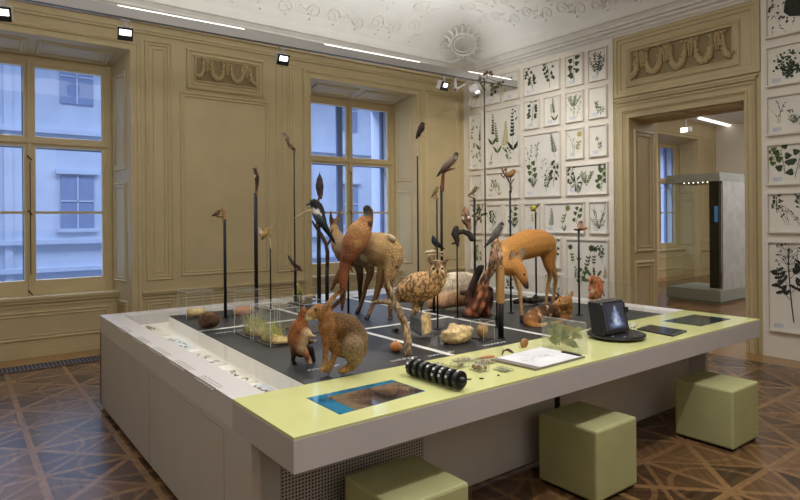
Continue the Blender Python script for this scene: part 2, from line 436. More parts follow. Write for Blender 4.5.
m = MB(); m.ring((XR, 0, 0), Y3, Z3, -X3, C0 - .05, C1 + .02, CZ + .1, 4.25, [(0, 0), (.004, .03), (.05, .03), (.06, .015), (.1, .015), (.11, 0)])
m.ring((XR, 0, 0), Y3, Z3, -X3, 3.215, 4.755, 3.50, 4.075, BIG); m.ring((XR, 0, 0), Y3, Z3, -X3, 3.29, 4.685, 3.575, 4.01, [(0, 0), (.006, .02), (.02, .02), (.026, 0)])
trim(m)
m = MB(); m.box(XR - .003, 3.31, 3.597, XR, 4.665, 3.988); trim(m, RECESS_SHADE)  # same painted recess shade over the door
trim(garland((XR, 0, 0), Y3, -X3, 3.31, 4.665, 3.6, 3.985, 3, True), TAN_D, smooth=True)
m = MB()                                 # panelled door jambs and soffit
for z0, z1 in ((.15, 1.02), (1.14, 2.92)):
    m.ring((XR, D1, 0), X3, Z3, -Y3, .12, XO - XR - .1, z0, z1, BIG); m.ring((XR, D0, 0), X3, Z3, Y3, .12, XO - XR - .1, z0, z1, BIG)
for a, b in ((D0 + .08, D0 + .72), (D0 + .8, D1 - .08)): m.ring((XR, 0, DZ), X3, Y3, -Z3, .12, XO - XR - .1, a, b, BIG)
trim(m)
# ---- walls behind the viewer
m = MB(); m.box(XL - .2, YF - .2, 0, XL, YB + .6, 4.7); struct(m, 'wall_left', TAN, loc=(0, 0, 0))
m = MB(); m.box(XL - .2, YF - .2, 0, XO, YF, 4.7); struct(m, 'wall_front', TAN, loc=(0, 0, 0))
# ---- cornice, cove and ceiling
m = MB()
m.ring((0, 0, 0), X3, Y3, Z3, XL, XR, YF, YB, [(0, 4.25), (.03, 4.25), (.04, 4.275), (.06, 4.28), (.07, 4.31), (.11, 4.33), (.115, 4.36), (.15, 4.37), (.155, 4.40), (.19, 4.44), (.22, 4.45), (.22, 4.47), (.16, 4.48)])
trim(m, STUCCO)
cove = [(.16 + .95 * (1 - math.cos(a)), 4.48 + (ZT - 4.48) * math.sin(a)) for a in [PI / 2 * i / 8 for i in range(9)]]
m = MB(); m.ring((0, 0, 0), X3, Y3, Z3, XL, XR, YF, YB, cove)
m.face([(XL + 1.11, YF + 1.11, ZT), (XR - 1.11, YF + 1.11, ZT), (XR - 1.11, YB - 1.11, ZT), (XL + 1.11, YB - 1.11, ZT)])
m.box(XL - .2, YF - .2, ZT + .1, XR + .2, YB + .6, ZT + .2)
o = struct(m, 'ceiling', PLASTER, loc=(0, 0, 0))
def cove_pt(side, s, a, h=0):             # a point on the cove: s along the wall, a = 0 (cornice) .. 1 (ceiling) and beyond
    t = PI / 2 * min(a, 1); o = .16 + .95 * (1 - math.cos(t)) + max(0, a - 1) * 1.0; z = 4.48 + (ZT - 4.48) * math.sin(t) - h
    o += h * .5
    return V((XR - o, s, z)) if side == 'r' else V((s, YB - o, z))
def scroll(m, side, s, a, size, flip=1, turns=1.3, r=.022):
    pts = []
    for i in range(22):
        f = i / 21; th = f * turns * 2 * PI; rr_ = size * (1 - .8 * f)
        pts.append(cove_pt(side, s + flip * rr_ * math.cos(th), a + rr_ * math.sin(th) * .9, .004))
    m.tube(pts, [r * (1.2 - .6 * i / 21) for i in range(22)], 6)
def sprig(m, side, s, a, ds, da, r=.032):
    for i in range(7):
        f = i / 6; m.ell(cove_pt(side, s + ds * f, a + da * f + .04 * math.sin(f * 6), .004), (r * (1.5 - f), r * (1.5 - f), r * .8), None, 7, 5)
rr = random.Random(11); m = MB()
for s, a in ((6.9, .55), (6.35, .42), (5.75, .34), (5.2, .25), (4.7, .2), (4.2, .17), (3.7, .15)):
    for fl in (-1, 1):
        scroll(m, 'r', s + fl * .13, a + .06 * rr.random(), .10, fl, 1.3, .014); sprig(m, 'r', s + fl * .22, a - .05, .14 * fl, .16, .018)
    sprig(m, 'r', s, a + .12, .05, .2, .02); scroll(m, 'r', s + .05, a + .35, .14, 1, 1.1, .016); sprig(m, 'r', s - .25, a + .2, .12, .3, .02); scroll(m, 'r', s - .1, a + .75, .18, -1, 1.1, .018)
trim(m, RELIEF, smooth=True)
m = MB()
for s in (.8, 1.5, 2.2, 2.9, 3.7, 4.5, 5.3, 6.0):
    for fl in (-1, 1):
        scroll(m, 'b', s + fl * .16, .28 + .2 * rr.random(), .12, fl, 1.3, .014); sprig(m, 'b', s + fl * .2, .2, .25 * fl, .25, .018)
    scroll(m, 'b', s, .75, .15, 1, 1.2, .016); sprig(m, 'b', s + .2, .6, .2, .35, .02)
trim(m, RELIEF, smooth=True)
m = MB()                                  # wreathed cartouche in the corner of the cove
C = V((XR - .50, YB - .50, 4.73)); A = V((1, -1, 0)).normalized(); N = V((-1, -1, -1.1)).normalized(); B = A.cross(N); B = B if B.z > 0 else -B
K_ = .66; q = lambda x, z, h: C + A * x * K_ + B * z * K_ + N * h * K_
for R_, r_ in ((.30, .022), (.21, .014)):
    m.tube([q(R_ * 1.1 * math.cos(t), R_ * math.sin(t), .03) for t in [2 * PI * k / 28 for k in range(29)]], r_, 8)
for k in range(16):
    t = 2 * PI * k / 16; m.ell(q(.38 * math.cos(t), .35 * math.sin(t), .03), (.028, .028, .028), None, 8, 6)
for k in range(7):
    t = PI * (.15 + .7 * k / 6); m.tube([q(.36 * math.cos(t), .36 * math.sin(t), .03), q(.5 * math.cos(t), .5 * math.sin(t), .02)], [.018, .03], 8, round_ends=True)
for s in (-1, 1):
    for j in range(3):
        pts = [q(s * (.45 + .05 * j + (.16 - .03 * j) * math.cos(t)), -.25 + .22 * j + (.14 - .02 * j) * math.sin(t), .02) for t in [.4 * k for k in range(13)]]
        m.tube(pts, [.02 - .001 * k for k in range(13)], 6, round_ends=True)
    m.tube([q(s * .1, -.38, .02), q(s * .3, -.5, .02), q(s * .6, -.45, .02), q(s * .8, -.25, .0)], [.018, .026, .022, .01], 8, round_ends=True)
trim(m, RELIEF, smooth=True)
# ---- windows
WPAINT = mat('window_paint', (196, 178, 136), .45, .04, 4)
PANE = thin_glass('window_glass', (.93, .96, 1), 1.)
METAL = mat('dark_brass', (70, 58, 40), .35, .1, 20, metal=.8)
OUTW = mat('outer_sash', (120, 138, 178), .5, .05, 4)
def window(k, a, b, outer=True):
    x0, x1, xm = a + SPL, b - SPL, (a + b) / 2; z0, z1, zt = .735, 3.713, 2.66
    w = MB(); yf = YW - .03; yb = YW + .06
    def bar(xa, za, xb, zb, d=0): w.box(xa, yf - d, za, xb, yb, zb)
    bar(x0 - .01, z0 - .02, x0 + .07, z1 + .01, .004); bar(x1 - .07, z0 - .02, x1 + .01, z1 + .01, .004); bar(x0 - .01, z0 - .02, x1 + .01, z0 + .15); bar(x0 - .01, z1 - .08, x1 + .01, z1 + .01)
    bar(xm - .022, z0, xm + .022, z1, .015); bar(x0, zt - .025, x1, zt + .025, .02)
    frame = struct(w, 'window_%d' % k, WPAINT)
    holes = []
    for xa, xb in ((x0 + .07, xm - .022), (xm + .022, x1 - .07)):
        for za, zb, split in ((z0 + .15, zt - .025, True), (zt + .025, z1 - .08, False)):
            s = MB(); s.ring((0, YW, 0), X3, Z3, -Y3, xa, xb, za, zb, [(0, -.03), (0, .022), (.035, .022), (.042, .008), (.042, -.03)])
            if split: s.box(xa + .03, YW - .014, 1.77 - .016, xb - .03, YW + .02, 1.77 + .016)
            s.build('sash', WPAINT, frame)
            for ga, gb in (((za + .042, 1.754), (1.786, zb - .042)) if split else ((za + .042, zb - .042),)):
                p = MB(); p.face([(xa + .042, YW + .005, ga), (xb - .042, YW + .005, ga), (xb - .042, YW + .005, gb), (xa + .042, YW + .005, gb)])
                p.build('pane', PANE, frame)
    h = MB()
    for z in (z0 + .04, 1.77, 2.45): h.tube([(xm - .03, yf - .03, z + .03), (xm + .02, yf - .035, z - .03)], .008, 6)
    h.tube([(xm, yf - .025, 1.0), (xm, yf - .025, 2.4)], .005, 6)
    h.build('window_handle', METAL, frame)
    y2 = YW + .32; s = MB()                                  # outer casement beyond
    for xa, xb in ((x0 - .02, xm), (xm, x1 + .02)):
        for za, zb in ((z0, zt), (zt, z1)):
            s.ring((0, y2, 0), X3, Z3, -Y3, xa, xb, za, zb, [(0, -.03), (0, .02), (.055, .02), (.055, -.03)])
    s.build('outer_casement', OUTW, frame)
    r = MB(); c = .02                                        # pale masonry between the two windows
    r.box(x1 + c, YW + .14, z0 - .1, x1 + .3, YW + .7, z1 + .3); r.box(x0 - .3, YW + .14, z0 - .1, x0 - c, YW + .7, z1 + .3); r.box(x0 - .3, YW + .14, z1 + c, x1 + .3, YW + .7, z1 + .3); r.box(x0 - .3, YW + .14, z0 - .2, x1 + .3, YW + .7, z0 - c)
    struct(r, 'trim_%d' % (100 + k), mat('outer_reveal', (214, 220, 230), .7, .03))
window(1, *NX[0]); window(2, *NX[1])
# ---- floor heating grille below the first window
gr = thing('floor_grille', 'slotted dark metal heating grille let into the floor under the left window', 'grille', (.8, 7.85, 0))
m = MB(); m.box(-.2, 7.70, .001, 1.95, 7.99, .004); m.build('grille_tray', mat('grille_black', (16, 14, 13), .7), gr)
m = MB()
for i in range(54): x = -.19 + i * .04; m.box(x, 7.715, .004, x + .013, 7.975, .010)
m.box(-.2, 7.70, .004, 1.95, 7.715, .011); m.box(-.2, 7.975, .004, 1.95, 7.99, .011)
m.build('grille_slats', mat('grille_bronze', (104, 84, 66), .45, metal=.4), gr)
# ---- the building across the street
STONE = mat('facade_stone', (196, 204, 216), .9, .06, 2); SHUT = mat('facade_window', (136, 150, 178), .5, .05)
fb = thing('facade_building', 'pale stone building with string courses seen through both windows', 'building', (4, 15.2, -6))
m = MB(); m.box(-14, 15, -6, 30, 15.4, 12)
for z in (.55, 1.16, 3.6): m.box(-14, 14.9, z, 30, 15, z + .1)
for i in range(14):
    x = -12.5 + 2.4 * i; m.box(x - .08, 14.94, 1.42, x + .74, 15, 1.5); m.box(x - .1, 14.92, 2.72, x + .76, 15, 2.82)
    m.box(x + 1.35, 14.95, -6, x + 1.5, 15, 12)
m.build('facade', STONE, fb)
for i in range(14):
    x = -12.5 + 2.4 * i
    for z0, z1 in ((1.5, 2.68), (4.3, 5.6)):
        m = MB(); m.box(x, 14.97, z0, x + .66, 14.995, z1); w_ = m.build('window', SHUT, fb)
        m = MB(); m.box(x + .315, 14.955, z0, x + .345, 14.97, z1); m.box(x, 14.955, z0 + .6, x + .66, 14.97, z0 + .63); m.build('glazing_bar', STONE, w_)
# ================================================================== THE ROOM BEYOND THE DOORWAY
X2 = 17.7
m = MB()
for a, b in ((XO, 14.5), (16.6, X2 + .2)): m.face([(a, YB, 0), (b, YB, 0), (b, YB, 4.7), (a, YB, 4.7)])
m.face([(14.5, YB, 3.81), (16.6, YB, 3.81), (16.6, YB, 4.7), (14.5, YB, 4.7)])
m.face([(14.5, YB, 0), (14.615, YW, 0), (14.615, YW, 3.68), (14.5, YB, 3.81)]); m.face([(16.6, YB, 0), (16.485, YW, 0), (16.485, YW, 3.68), (16.6, YB, 3.81)])
m.face([(14.5, YB, 3.81), (16.6, YB, 3.81), (16.485, YW, 3.68), (14.615, YW, 3.68)])
m.ring((0, YB, 0), X3, Z3, -Y3, 14.36, 16.74, -.5, 3.95, [(0, 0), (.004, .02), (.05, .03), (.06, .014), (.13, .02), (.14, 0)])
for a, b in ((16.85, 17.6), (8.7, 9.9), (10.1, 12), (12.2, 14.1)): m.ring((0, YB, 0), X3, Z3, -Y3, a, b, .9, 3.9, PROF); m.ring((0, YB, 0), X3, Z3, -Y3, a, b, .16, .62, PROF)
m.box(XO, YB - .04, .69, 14.36, YB, .74); m.box(16.74, YB - .04, .69, X2, YB, .74)
A = V((-.115, .556, 0)).normalized(); p = V((16.6, YB, 0)); N = V((-A.y, A.x, 0))
for z0, z1 in ((.86, 2.16), (2.32, 3.60), (.14, .62)): m.ring(p, A, Z3, N, .09, .47, z0, z1, PROF)
m.box(14.5, 8.45, 0, 16.6, YW + .1, .72); m.box(14.5, 8.41, .72, 16.6, YW + .1, .76); m.ring((0, 8.45, 0), X3, Z3, -Y3, 14.7, 16.4, .2, .56, PROF)
m.box(14.3, YW + .1, 3.7, 16.8, YW + .14, 4.7)
struct(m, 'wall_beyond', TAN, loc=(0, 0, 0))
window(3, 14.5, 16.6)
m = MB(); m.box(X2, YF, 0, X2 + .2, YB, 4.7); m.box(XO, YF - .2, 0, X2, YF, 4.7); struct(m, 'wall_far', WHITE, loc=(0, 0, 0))
m = MB(); m.box(XO + .001, YF, 4.27, X2 + .2, YB + .6, 4.4); struct(m, 'trim_200', PLASTER)
# ================================================================== EXHIBITION TABLE
TX0, TX1, TY0, TY1 = 1.027, 5.19, 2.04, 5.784
CORIAN = mat('white_corian', (204, 200, 197), .35, .03, 3); SIDE = mat('table_side', (188, 183, 177), .45, .03, 3)
YEL = mat('lime_panel', (212, 214, 146), .12, .04, 2, coat=.3); DARK = mat('dark_plinth', (44, 45, 46), .42, .1, 4, spec=.28)
LIP = .675; YI = 2.66
tb = thing('exhibition_table', 'large white exhibition table with lime counter and dark display plinth', 'table', ((TX0 + TX1) / 2, (TY0 + TY1) / 2, 0))
m = MB()                                  # base carcass: side panels, back, recessed front
m.box(TX0, 2.45, .03, TX0 + .05, TY1, LIP); m.box(TX1 - .05, 2.45, .03, TX1, TY1, LIP); m.box(TX0, TY1 - .05, .03, TX1, TY1, LIP)
m.box(TX0 + .05, 2.59, .03, TX1 - .05, 2.64, LIP)
m.box(TX0 + .12, 2.66, 0, TX1 - .12, TY1 - .1, .03)
m.build('base', SIDE, tb, bevel=.004)
m = MB()                                  # rim, lip and shell of the trough
F0 = TX0, TY0; TF = TOP - .10
sl = MB(); sl.box(TX0, TY0, LIP, TX1, YI - .001, TOP - .012); sl.build('counter_slab', mat('slab_grey', (182, 177, 175), .45, .03, 3), tb, bevel=.003)   # slab under the lime counter
m.box(TX0, YI, LIP, 1.19, TY1, TOP); m.box(5.045, YI, LIP, TX1, TY1, TOP); m.box(1.19, 5.62, LIP, 5.045, TY1, TOP)
m.build('rim', CORIAN, tb, bevel=.003)
TGLOW = mat('trough_white_glow', (226, 222, 212), .5, .03, 3, emit=(255, 248, 236), estr=.16)  # white with a slight added glow that brightens trough and plinth sides
m = MB(); m.box(1.19, YI, LIP - .02, 5.045, 5.62, TF); m.build('trough_floor', TGLOW, tb)
m = MB(); m.box(TX0 + .001, TY0 + .001, TOP - .012, TX1 - .001, YI, TOP); m.build('counter_panel', YEL, tb, bevel=.002)
m = MB()                                  # seams of the side doors
for y in (4.13, 2.77): m.box(TX0 - .0015, y - .003, .05, TX0 + .001, y + .003, .645)
m.box(TX0 - .0015, 2.77, .642, TX0 + .001, 4.13, .648); m.build('door_seam', mat('seam', (158, 150, 140), .6), tb)
P0 = [(1.405, YI), (4.84, YI), (4.84, 5.33), (1.493, 5.33)]
m = MB(); m.hexa([(x, y, TF) for x, y in P0] + [(x, y, TOP - .003) for x, y in P0]); m.build('plinth_body', TGLOW, tb)
m = MB(); m.hexa([(x, y, TOP - .003) for x, y in P0] + [(x, y, TOP) for x, y in P0]); m.build('plinth_top', DARK, tb)
PL = TOP
m = MB()
Z1 = TOP + .0015
for x, a, b in ((2.41, YI, 5.33), (3.33, YI, 5.33)): m.box(x - .02, a, TOP, x + .02, b, Z1)
m.box(1.465, 4.42, TOP, 2.39, 4.46, Z1); m.box(2.43, 3.7, TOP, 3.31, 3.74, Z1); m.box(3.35, 4.1, TOP, 4.84, 4.14, Z1)
m.build('divider_lines', mat('white_line', (216, 214, 206), .4), tb)
m = MB(); rr = random.Random(5)           # small printed captions on the plinth and rim
def caption(m, x, y, dx, dy, rows, n, z, s=.008):
    for r in range(rows):
        c = 0
        while c < n:
            w = rr.randint(2, 5); o_ = V((x, y, z)) + V((dx, dy, 0)) * (c * s) + V((-dy, dx, 0)) * (-r * s * 2.2)
            m.obox(o_, V((dx, dy, 0)) * (w * s * .8), V((-dy, dx, 0)) * s, V((0, 0, .0008))); c += w + 1
for x, y in ((1.53, 4.28), (2.03, 2.78), (2.28, 2.74), (2.75, 2.74), (3.5, 2.76), (1.55, 2.9)): 
    m = MB(); caption(m, x, y, 1, 0, 2, 28, TOP, .007); m.build('caption', mat('caption_white', (205, 205, 200), .5), tb)
m = MB()
for y in (2.85, 3.3, 3.75, 4.2, 4.7):
    m = MB(); caption(m, 1.06, y + .3, 0, -1, 4, 34, TOP, .008); m.build('rim_caption', mat('caption_grey', (150, 145, 138), .5), tb)
PERF = NT('perforated_panel')             # perforated metal front behind the left stool
b_ = PERF.n('ShaderNodeBsdfPrincipled'); tc_ = PERF.n('ShaderNodeTexCoord'); sp_ = PERF.n('ShaderNodeSeparateXYZ'); PERF.l(tc_.outputs['Object'], sp_.inputs[0])
f_ = [PERF.math('SUBTRACT', PERF.math('FRACT', PERF.math('MULTIPLY', sp_.outputs[i], 56.)), .5) for i in (0, 2)]
d_ = PERF.math('MAXIMUM', PERF.math('ABSOLUTE', f_[0]), PERF.math('ABSOLUTE', f_[1]))
PERF.l(PERF.mixc(PERF.math('LESS_THAN', d_, .27), lin((178, 172, 165)), lin((24, 23, 22))), b_.inputs['Base Color']); b_.inputs['Roughness'].default_value = .5
PERF.l(b_.outputs[0], PERF.out.inputs[0])
m = MB(); m.box(1.235, 2.583, .05, 2.115, 2.59, LIP); m.build('perforated_panel', PERF.m, tb)
m = MB(); m.box(3.285, 2.584, .03, 3.335, 2.592, LIP); m.build('shadow_gap', mat('gap_black', (14, 13, 12), .8), tb)
m = MB(); m.tube([(1.13, 2.57, .655), (1.135, 2.555, .60), (1.15, 2.56, .58), (1.16, 2.57, .66)], .004, 6); m.box(1.1, 2.53, .64, 1.15, 2.56, LIP)
m.build('cable', mat('cable_grey', (60, 56, 52), .5), tb)
TG = thin_glass('trough_glass', (.98, .985, .98), .5)
def sheet(m, pts): m.face([(x, y, TOP - .006) for x, y in pts])
for pts in ([(1.19, YI), (1.405, YI), (1.493, 5.33), (1.493, 5.62), (1.19, 5.62)], [(1.493, 5.33), (4.84, 5.33), (4.84, 5.62), (1.493, 5.62)], [(4.84, YI), (5.045, YI), (5.045, 5.62), (4.84, 5.62)]):
    m = MB(); sheet(m, pts); m.build('trough_glass', TG, tb)
# flush screens in the counter
def screen_mat(name, stops, sc, estr):
    g = NT(name); b = g.n('ShaderNodeBsdfPrincipled'); tc = g.n('ShaderNodeTexCoord'); no = g.n('ShaderNodeTexNoise'); no.inputs['Scale'].default_value = sc
    no.inputs['Detail'].default_value = 4; g.l(tc.outputs['Object'], no.inputs['Vector']); cr = g.n('ShaderNodeValToRGB'); e = cr.color_ramp.elements
    e[0].position = stops[0][0]; e[0].color = (*lin(stops[0][1]), 1); e[1].position = stops[-1][0]; e[1].color = (*lin(stops[-1][1]), 1)
    for p, c in stops[1:-1]: q = e.new(p); q.color = (*lin(c), 1)
    g.l(no.outputs[0], cr.inputs[0]); g.l(cr.outputs[0], b.inputs['Base Color']); g.l(cr.outputs[0], b.inputs['Emission Color']); b.inputs['Emission Strength'].default_value = estr
    b.inputs['Roughness'].default_value = .06; g.l(b.outputs[0], g.out.inputs[0]); return g.m
SLATE = mat('slate_glass', (52, 62, 66), .06, .2, 3)
m = MB(); m.hexa([(1.303, 2.155, TOP), (1.806, 2.192, TOP), (1.797, 2.452, TOP), (1.303, 2.452, TOP)] + [(1.303, 2.155, TOP + .0015), (1.806, 2.192, TOP + .0015), (1.797, 2.452, TOP + .0015), (1.303, 2.452, TOP + .0015)])
ts = m.build('touch_screen', screen_mat('screen_edge', [(.35, (20, 74, 98)), (.6, (36, 112, 142))], 6, .2), tb); ts['label'] = 'touch screen with a blue border set flush in the counter'
m = MB(); m.hexa([(1.385, 2.161, TOP + .0015), (1.8, 2.195, TOP + .0015), (1.79, 2.4, TOP + .0015), (1.385, 2.405, TOP + .0015)] + [(1.385, 2.161, TOP + .002), (1.8, 2.195, TOP + .002), (1.79, 2.4, TOP + .002), (1.385, 2.405, TOP + .002)])
m.build('screen_image', screen_mat('screen_pattern', [(.3, (34, 32, 34)), (.45, (76, 58, 50)), (.55, (118, 98, 78)), (.65, (92, 100, 76)), (.75, (84, 88, 132))], 5, .15), ts)
m = MB(); m.box(4.50, 2.18, TOP, 5.01, 2.48, TOP + .0015); rs = m.build('information_screen', SLATE, tb); rs['label'] = 'dark blank screen set flush in the counter'
m = MB(); m.box(4.86, 2.185, TOP + .0015, 4.95, 2.475, TOP + .002); m.build('screen_bezel', mat('bezel_black', (20, 22, 24), .1), rs)
# drawings lying in the trough
for i, (y, l, w_, lab) in enumerate([(2.78, .36, .17, 'bluish white printed sheet at the near end of the glazed trough'), (3.2, .36, .17, 'printed sheet with brown sketches in the middle of the glazed trough'), (3.7, .5, .18, 'cream printed sheet with grey line drawing in the glazed trough'), (4.32, .5, .18, 'white printed sheet with rounded outline in the glazed trough'), (4.95, .55, .18, 'printed sheet with dark green smear at far end of the glazed trough')]):
    s = thing('printed_sheet', lab, 'sheet', (1.34, y + l / 2, TF + .001), 'printed sheets in the glazed trough')
    x0 = 1.225; m = MB(); m.box(x0, y, TF + .001, x0 + w_, y + l, TF + .003); m.build('paper', mat('sheet_%d' % (i % 3), ((214, 220, 226), (226, 222, 206), (218, 214, 202))[i % 3], .6), s)
    m = MB()
    for k in range(7):
        a = V((x0 + rr.uniform(.09, w_ - .03), y + rr.uniform(.05, l - .05), TF + .004)); pts = [a + V((rr.uniform(-.02, .02), .02 * j, 0)) for j in range(4)]; m.tube(pts, [.002, .006, .005, .002], 5)
    m.build('drawing', mat(('ink_brown', 'ink_green', 'ink_grey')[i % 3], ((166, 150, 120), (140, 146, 124), (170, 168, 162))[i % 3], .7), s)
# low glass screens round the far side of the plinth
LG = thin_glass('low_glass', (.975, .98, .97), .5, .02)
for pts, lab in ((((4.78, 2.8), (4.78, 5.25)), 'low clear glass barrier along the right edge of the dark plinth'), (((2.9, 5.28), (4.78, 5.28)), 'low clear glass barrier along the far edge of the dark plinth')):
    (x0, y0), (x1, y1) = pts; m = MB(); m.box(x0, y0, TOP, x1 + .008, y1 + .008, TOP + .24); g_ = m.build('glass_barrier', LG); tag(g_, lab, 'glass panel')
# ================================================================== STOOLS
FELT = mat('lime_felt', (170, 170, 120), .85, .06, 5, bump=.25, bscale=220)
for x, y, lab in ((1.475, 1.985, 'lime green cube stool nearest the viewer, cut off by the bottom of the picture'), (2.905, 2.0, 'lime green cube stool in the middle of the three under the counter'), (4.32, 1.872, 'lime green cube stool farthest right, beside the open parquet')):
    st = thing('cube_stool', lab, 'stool', (x + .21, y + .21, 0), 'lime cube stools in front of the table')
    m = MB(); m.box(x, y, .018, x + .42, y + .42, .43); m.build('cushion', FELT, st, bevel=.014)
    m = MB(); m.box(x + .02, y + .02, 0, x + .40, y + .40, .018); m.build('foot_plate', mat('foot_black', (18, 16, 15), .6), st)
# ================================================================== LIGHTING RAIL
RAIL = mat('rail_grey', (182, 180, 177), .45, .03, 3); LWHITE = mat('lamp_white', (190, 188, 186), .45); LBLACK = mat('lamp_black', (16, 16, 17), .45)
LGLOW = mat('lamp_face', (255, 252, 244), .5, emit=(255, 250, 240), estr=3.2); STRIPG = mat('strip_glow', (255, 255, 255), .5, emit=(255, 252, 246), estr=1.6)
def rail_y(x): return 6.95 - .25 * (x + 2.5) / 10.16
rl = thing('lighting_rail', 'long grey lighting rail hung below the ceiling between the walls', 'rail', (2.6, 6.85, 3.85))
a = V((-2.59, rail_y(-2.59), 3.86)); b = V((7.592, rail_y(7.592), 3.86)); d = (b - a); n_ = V((-d.y, d.x, 0)).normalized()
m = MB(); m.obox(a, d, n_ * .09, V((0, 0, .11))); m.build('rail_profile', RAIL, rl)
m = MB(); m.obox(a + n_ * .02 + V((0, 0, -.006)), d, n_ * .012, V((0, 0, .006))); m.obox(a - n_ * .0 + V((0, 0, -.012)), d, n_ * .012, V((0, 0, .012))); m.build('track_slot', mat('track_dark', (70, 68, 66), .5), rl)
for u0, u1 in ((118, 247), (322, 420), (463, 509)):
    q0 = on_y(u0, 20, 6.85).x; q1 = on_y(u1, 60, 6.75).x
    p0, p1 = (V((q, rail_y(q), 3.965)) for q in (q0, q1)); m = MB(); m.obox(p0 - n_ * .004, p1 - p0, n_ * .05, V((0, 0, .012))); m.build('light_strip', STRIPG, rl)
m = MB()
for x in (-1.5,): m.tube([(x, rail_y(x) + .045, 3.965), (x, rail_y(x) + .045, 5.13)], .003, 6)
m.build('hanger_wire', mat('wire_steel', (150, 148, 145), .4), rl)
def spot(u, v, size, tilt, lab, yawd=0, white=False):
    p = on_y(u, v, 6.86); p.y = rail_y(p.x) + .045; zr = 3.855
    t = thing('track_spotlight', lab, 'spotlight', (p.x, p.y, zr), 'spotlights on the rail')
    m = MB(); m.box(p.x - .05, p.y - .02, zr - .03, p.x + .05, p.y + .02, zr); m.tube([(p.x, p.y, zr - .03), (p.x, p.y, zr - .09)], .014, 8); m.build('adapter', LWHITE, t)
    c = V((p.x, p.y, zr - .16)); f = (V((math.sin(yawd), -math.cos(yawd), 0)) * math.cos(tilt) - Z3 * math.sin(tilt)).normalized()
    r = f.cross(Z3).normalized(); w = r.cross(f).normalized(); s = size
    m = MB(); m.obox(c - r * s - w * s * .85 - f * .09, r * 2 * s, w * 1.7 * s, f * .09); m.build('lamp_housing', LWHITE, t, bevel=.006)
    m = MB()
    for o_, ax, ay in ((c - r * s - w * s * .95, r * 2 * s, w * s * .7), (c - r * s + w * s * .6, r * 2 * s, w * .25 * s), (c - r * s - w * s * .95, r * .2 * s, w * 1.8 * s), (c + r * s * .8 - w * s * .95, r * .2 * s, w * 1.8 * s)):
        m.obox(o_, ax, ay, f * .035)
    m.build('lamp_bezel', LWHITE if white else LBLACK, t)
    m = MB(); m.obox(c - r * s * .78 - w * s * .25, r * 1.56 * s, w * .85 * s, f * .012); m.build('lamp_face', LGLOW, t)
spot(3, 11, .075, .45, 'leftmost track spotlight on the rail, at the picture edge', -.25)
spot(126, 34, .075, .45, 'track spotlight on the rail above the left window corner', -.15)
spot(282.5, 60, .075, .45, 'track spotlight on the rail to the right of the wall garland', 0.)
spot(441, 88, .075, .45, 'track spotlight on the rail near the corner of the room', .15)
spot(472, 92, .085, 1.1, 'white track spotlight pointing down before the plant pictures', .5, True)
p = on_y(457, 84, 6.8); t = thing('rail_bracket', 'pale triangular bracket under the rail near the room corner', 'bracket', (p.x, rail_y(p.x), 3.86))
m = MB(); x, y = p.x, rail_y(p.x) + .045
m.box(x - .07, y - .02, 3.64, x - .045, y + .02, 3.86); m.obox((x - .07, y - .02, 3.64), (.22, 0, .12), (0, .04, 0), (0, 0, .03)); m.box(x - .07, y - .02, 3.84, x + .15, y + .02, 3.86)
m.build('bracket_arm', LWHITE, t)
# ================================================================== FRAMED PRESSED PLANTS ON THE WHITE WALL
FRAME = mat('frame_white', (222, 216, 205), .5, .03, 5); PAPER = mat('herbarium_paper', (230, 226, 214), .8, .04, 3)
SLIP = mat('label_slip', (206, 208, 214), .8)
PGLASS = thin_glass('picture_glass', (.99, .99, .99), .1)
GREENS = [mat('leaf_dark', (58, 70, 46), .8, .25, 30), mat('leaf_green', (78, 96, 48), .8, .25, 30), mat('leaf_olive', (124, 128, 72), .8, .2, 30), mat('leaf_brown', (120, 96, 58), .8, .2, 30),
          mat('leaf_grey', (122, 128, 112), .8, .2, 30), mat('leaf_black', (44, 46, 38), .8, .2, 30), mat('leaf_yellow', (176, 164, 92), .8, .2, 30)]
XP = XR - .03
class Plant:
    """flat pressed plants on one sheet; (a, b) run right and up in metres from the sheet's lower left corner"""
    def __init__(s, y_left, z_low, x, w, h): s.m = MB(); s.y, s.z, s.x, s.w, s.h = y_left, z_low, x, w, h; s.k = 0
    def P(s, a, b):
        a = max(.022, min(s.w - .022, a)); b = max(.022, min(s.h - .022, b))
        return V((s.x - .0012 - .0003 * (s.k % 5), s.y - a, s.z + b))
    def leaf(s, a, b, ang, L, w, shape='oval'):
        L *= 1.14; w *= 1.18; s.k += 1; ca, sa = math.cos(ang), math.sin(ang)
        prof = {'oval': [(0, 0), (.2, .75), (.45, 1), (.75, .65), (1, 0)], 'heart': [(0, .15), (-.06, .6), (.15, 1.05), (.45, .9), (.75, .45), (1, 0)], 'lance': [(0, .1), (.3, 1), (.6, .7), (1, 0)], 'lobed': [(0, .1), (.15, .8), (.3, .4), (.45, 1), (.6, .45), (.75, .7), (1, 0)]}[shape]
        pts = [(t * L, w * h) for t, h in prof] + [(t * L, -w * h) for t, h in reversed(prof) if h > 0]
        s.m.face([s.P(a + x * ca - y * sa, b + x * sa + y * ca) for x, y in pts])
    def stem(s, pts, w=.002):
        for (a0, b0), (a1, b1) in zip(pts, pts[1:]):
            L = math.hypot(a1 - a0, b1 - b0)
            if L < 1e-5: continue
            nx, ny = -(b1 - b0) / L * w, (a1 - a0) / L * w; s.k += 1
            s.m.face([s.P(a0 + nx, b0 + ny), s.P(a0 - nx, b0 - ny), s.P(a1 - nx, b1 - ny), s.P(a1 + nx, b1 + ny)])
def curve(a0, b0, ang, L, bend, n=8):
    pts = [(a0, b0)]; t = ang
    for i in range(n): t += bend / n; a0 += math.cos(t) * L / n; b0 += math.sin(t) * L / n; pts.append((a0, b0))
    return pts
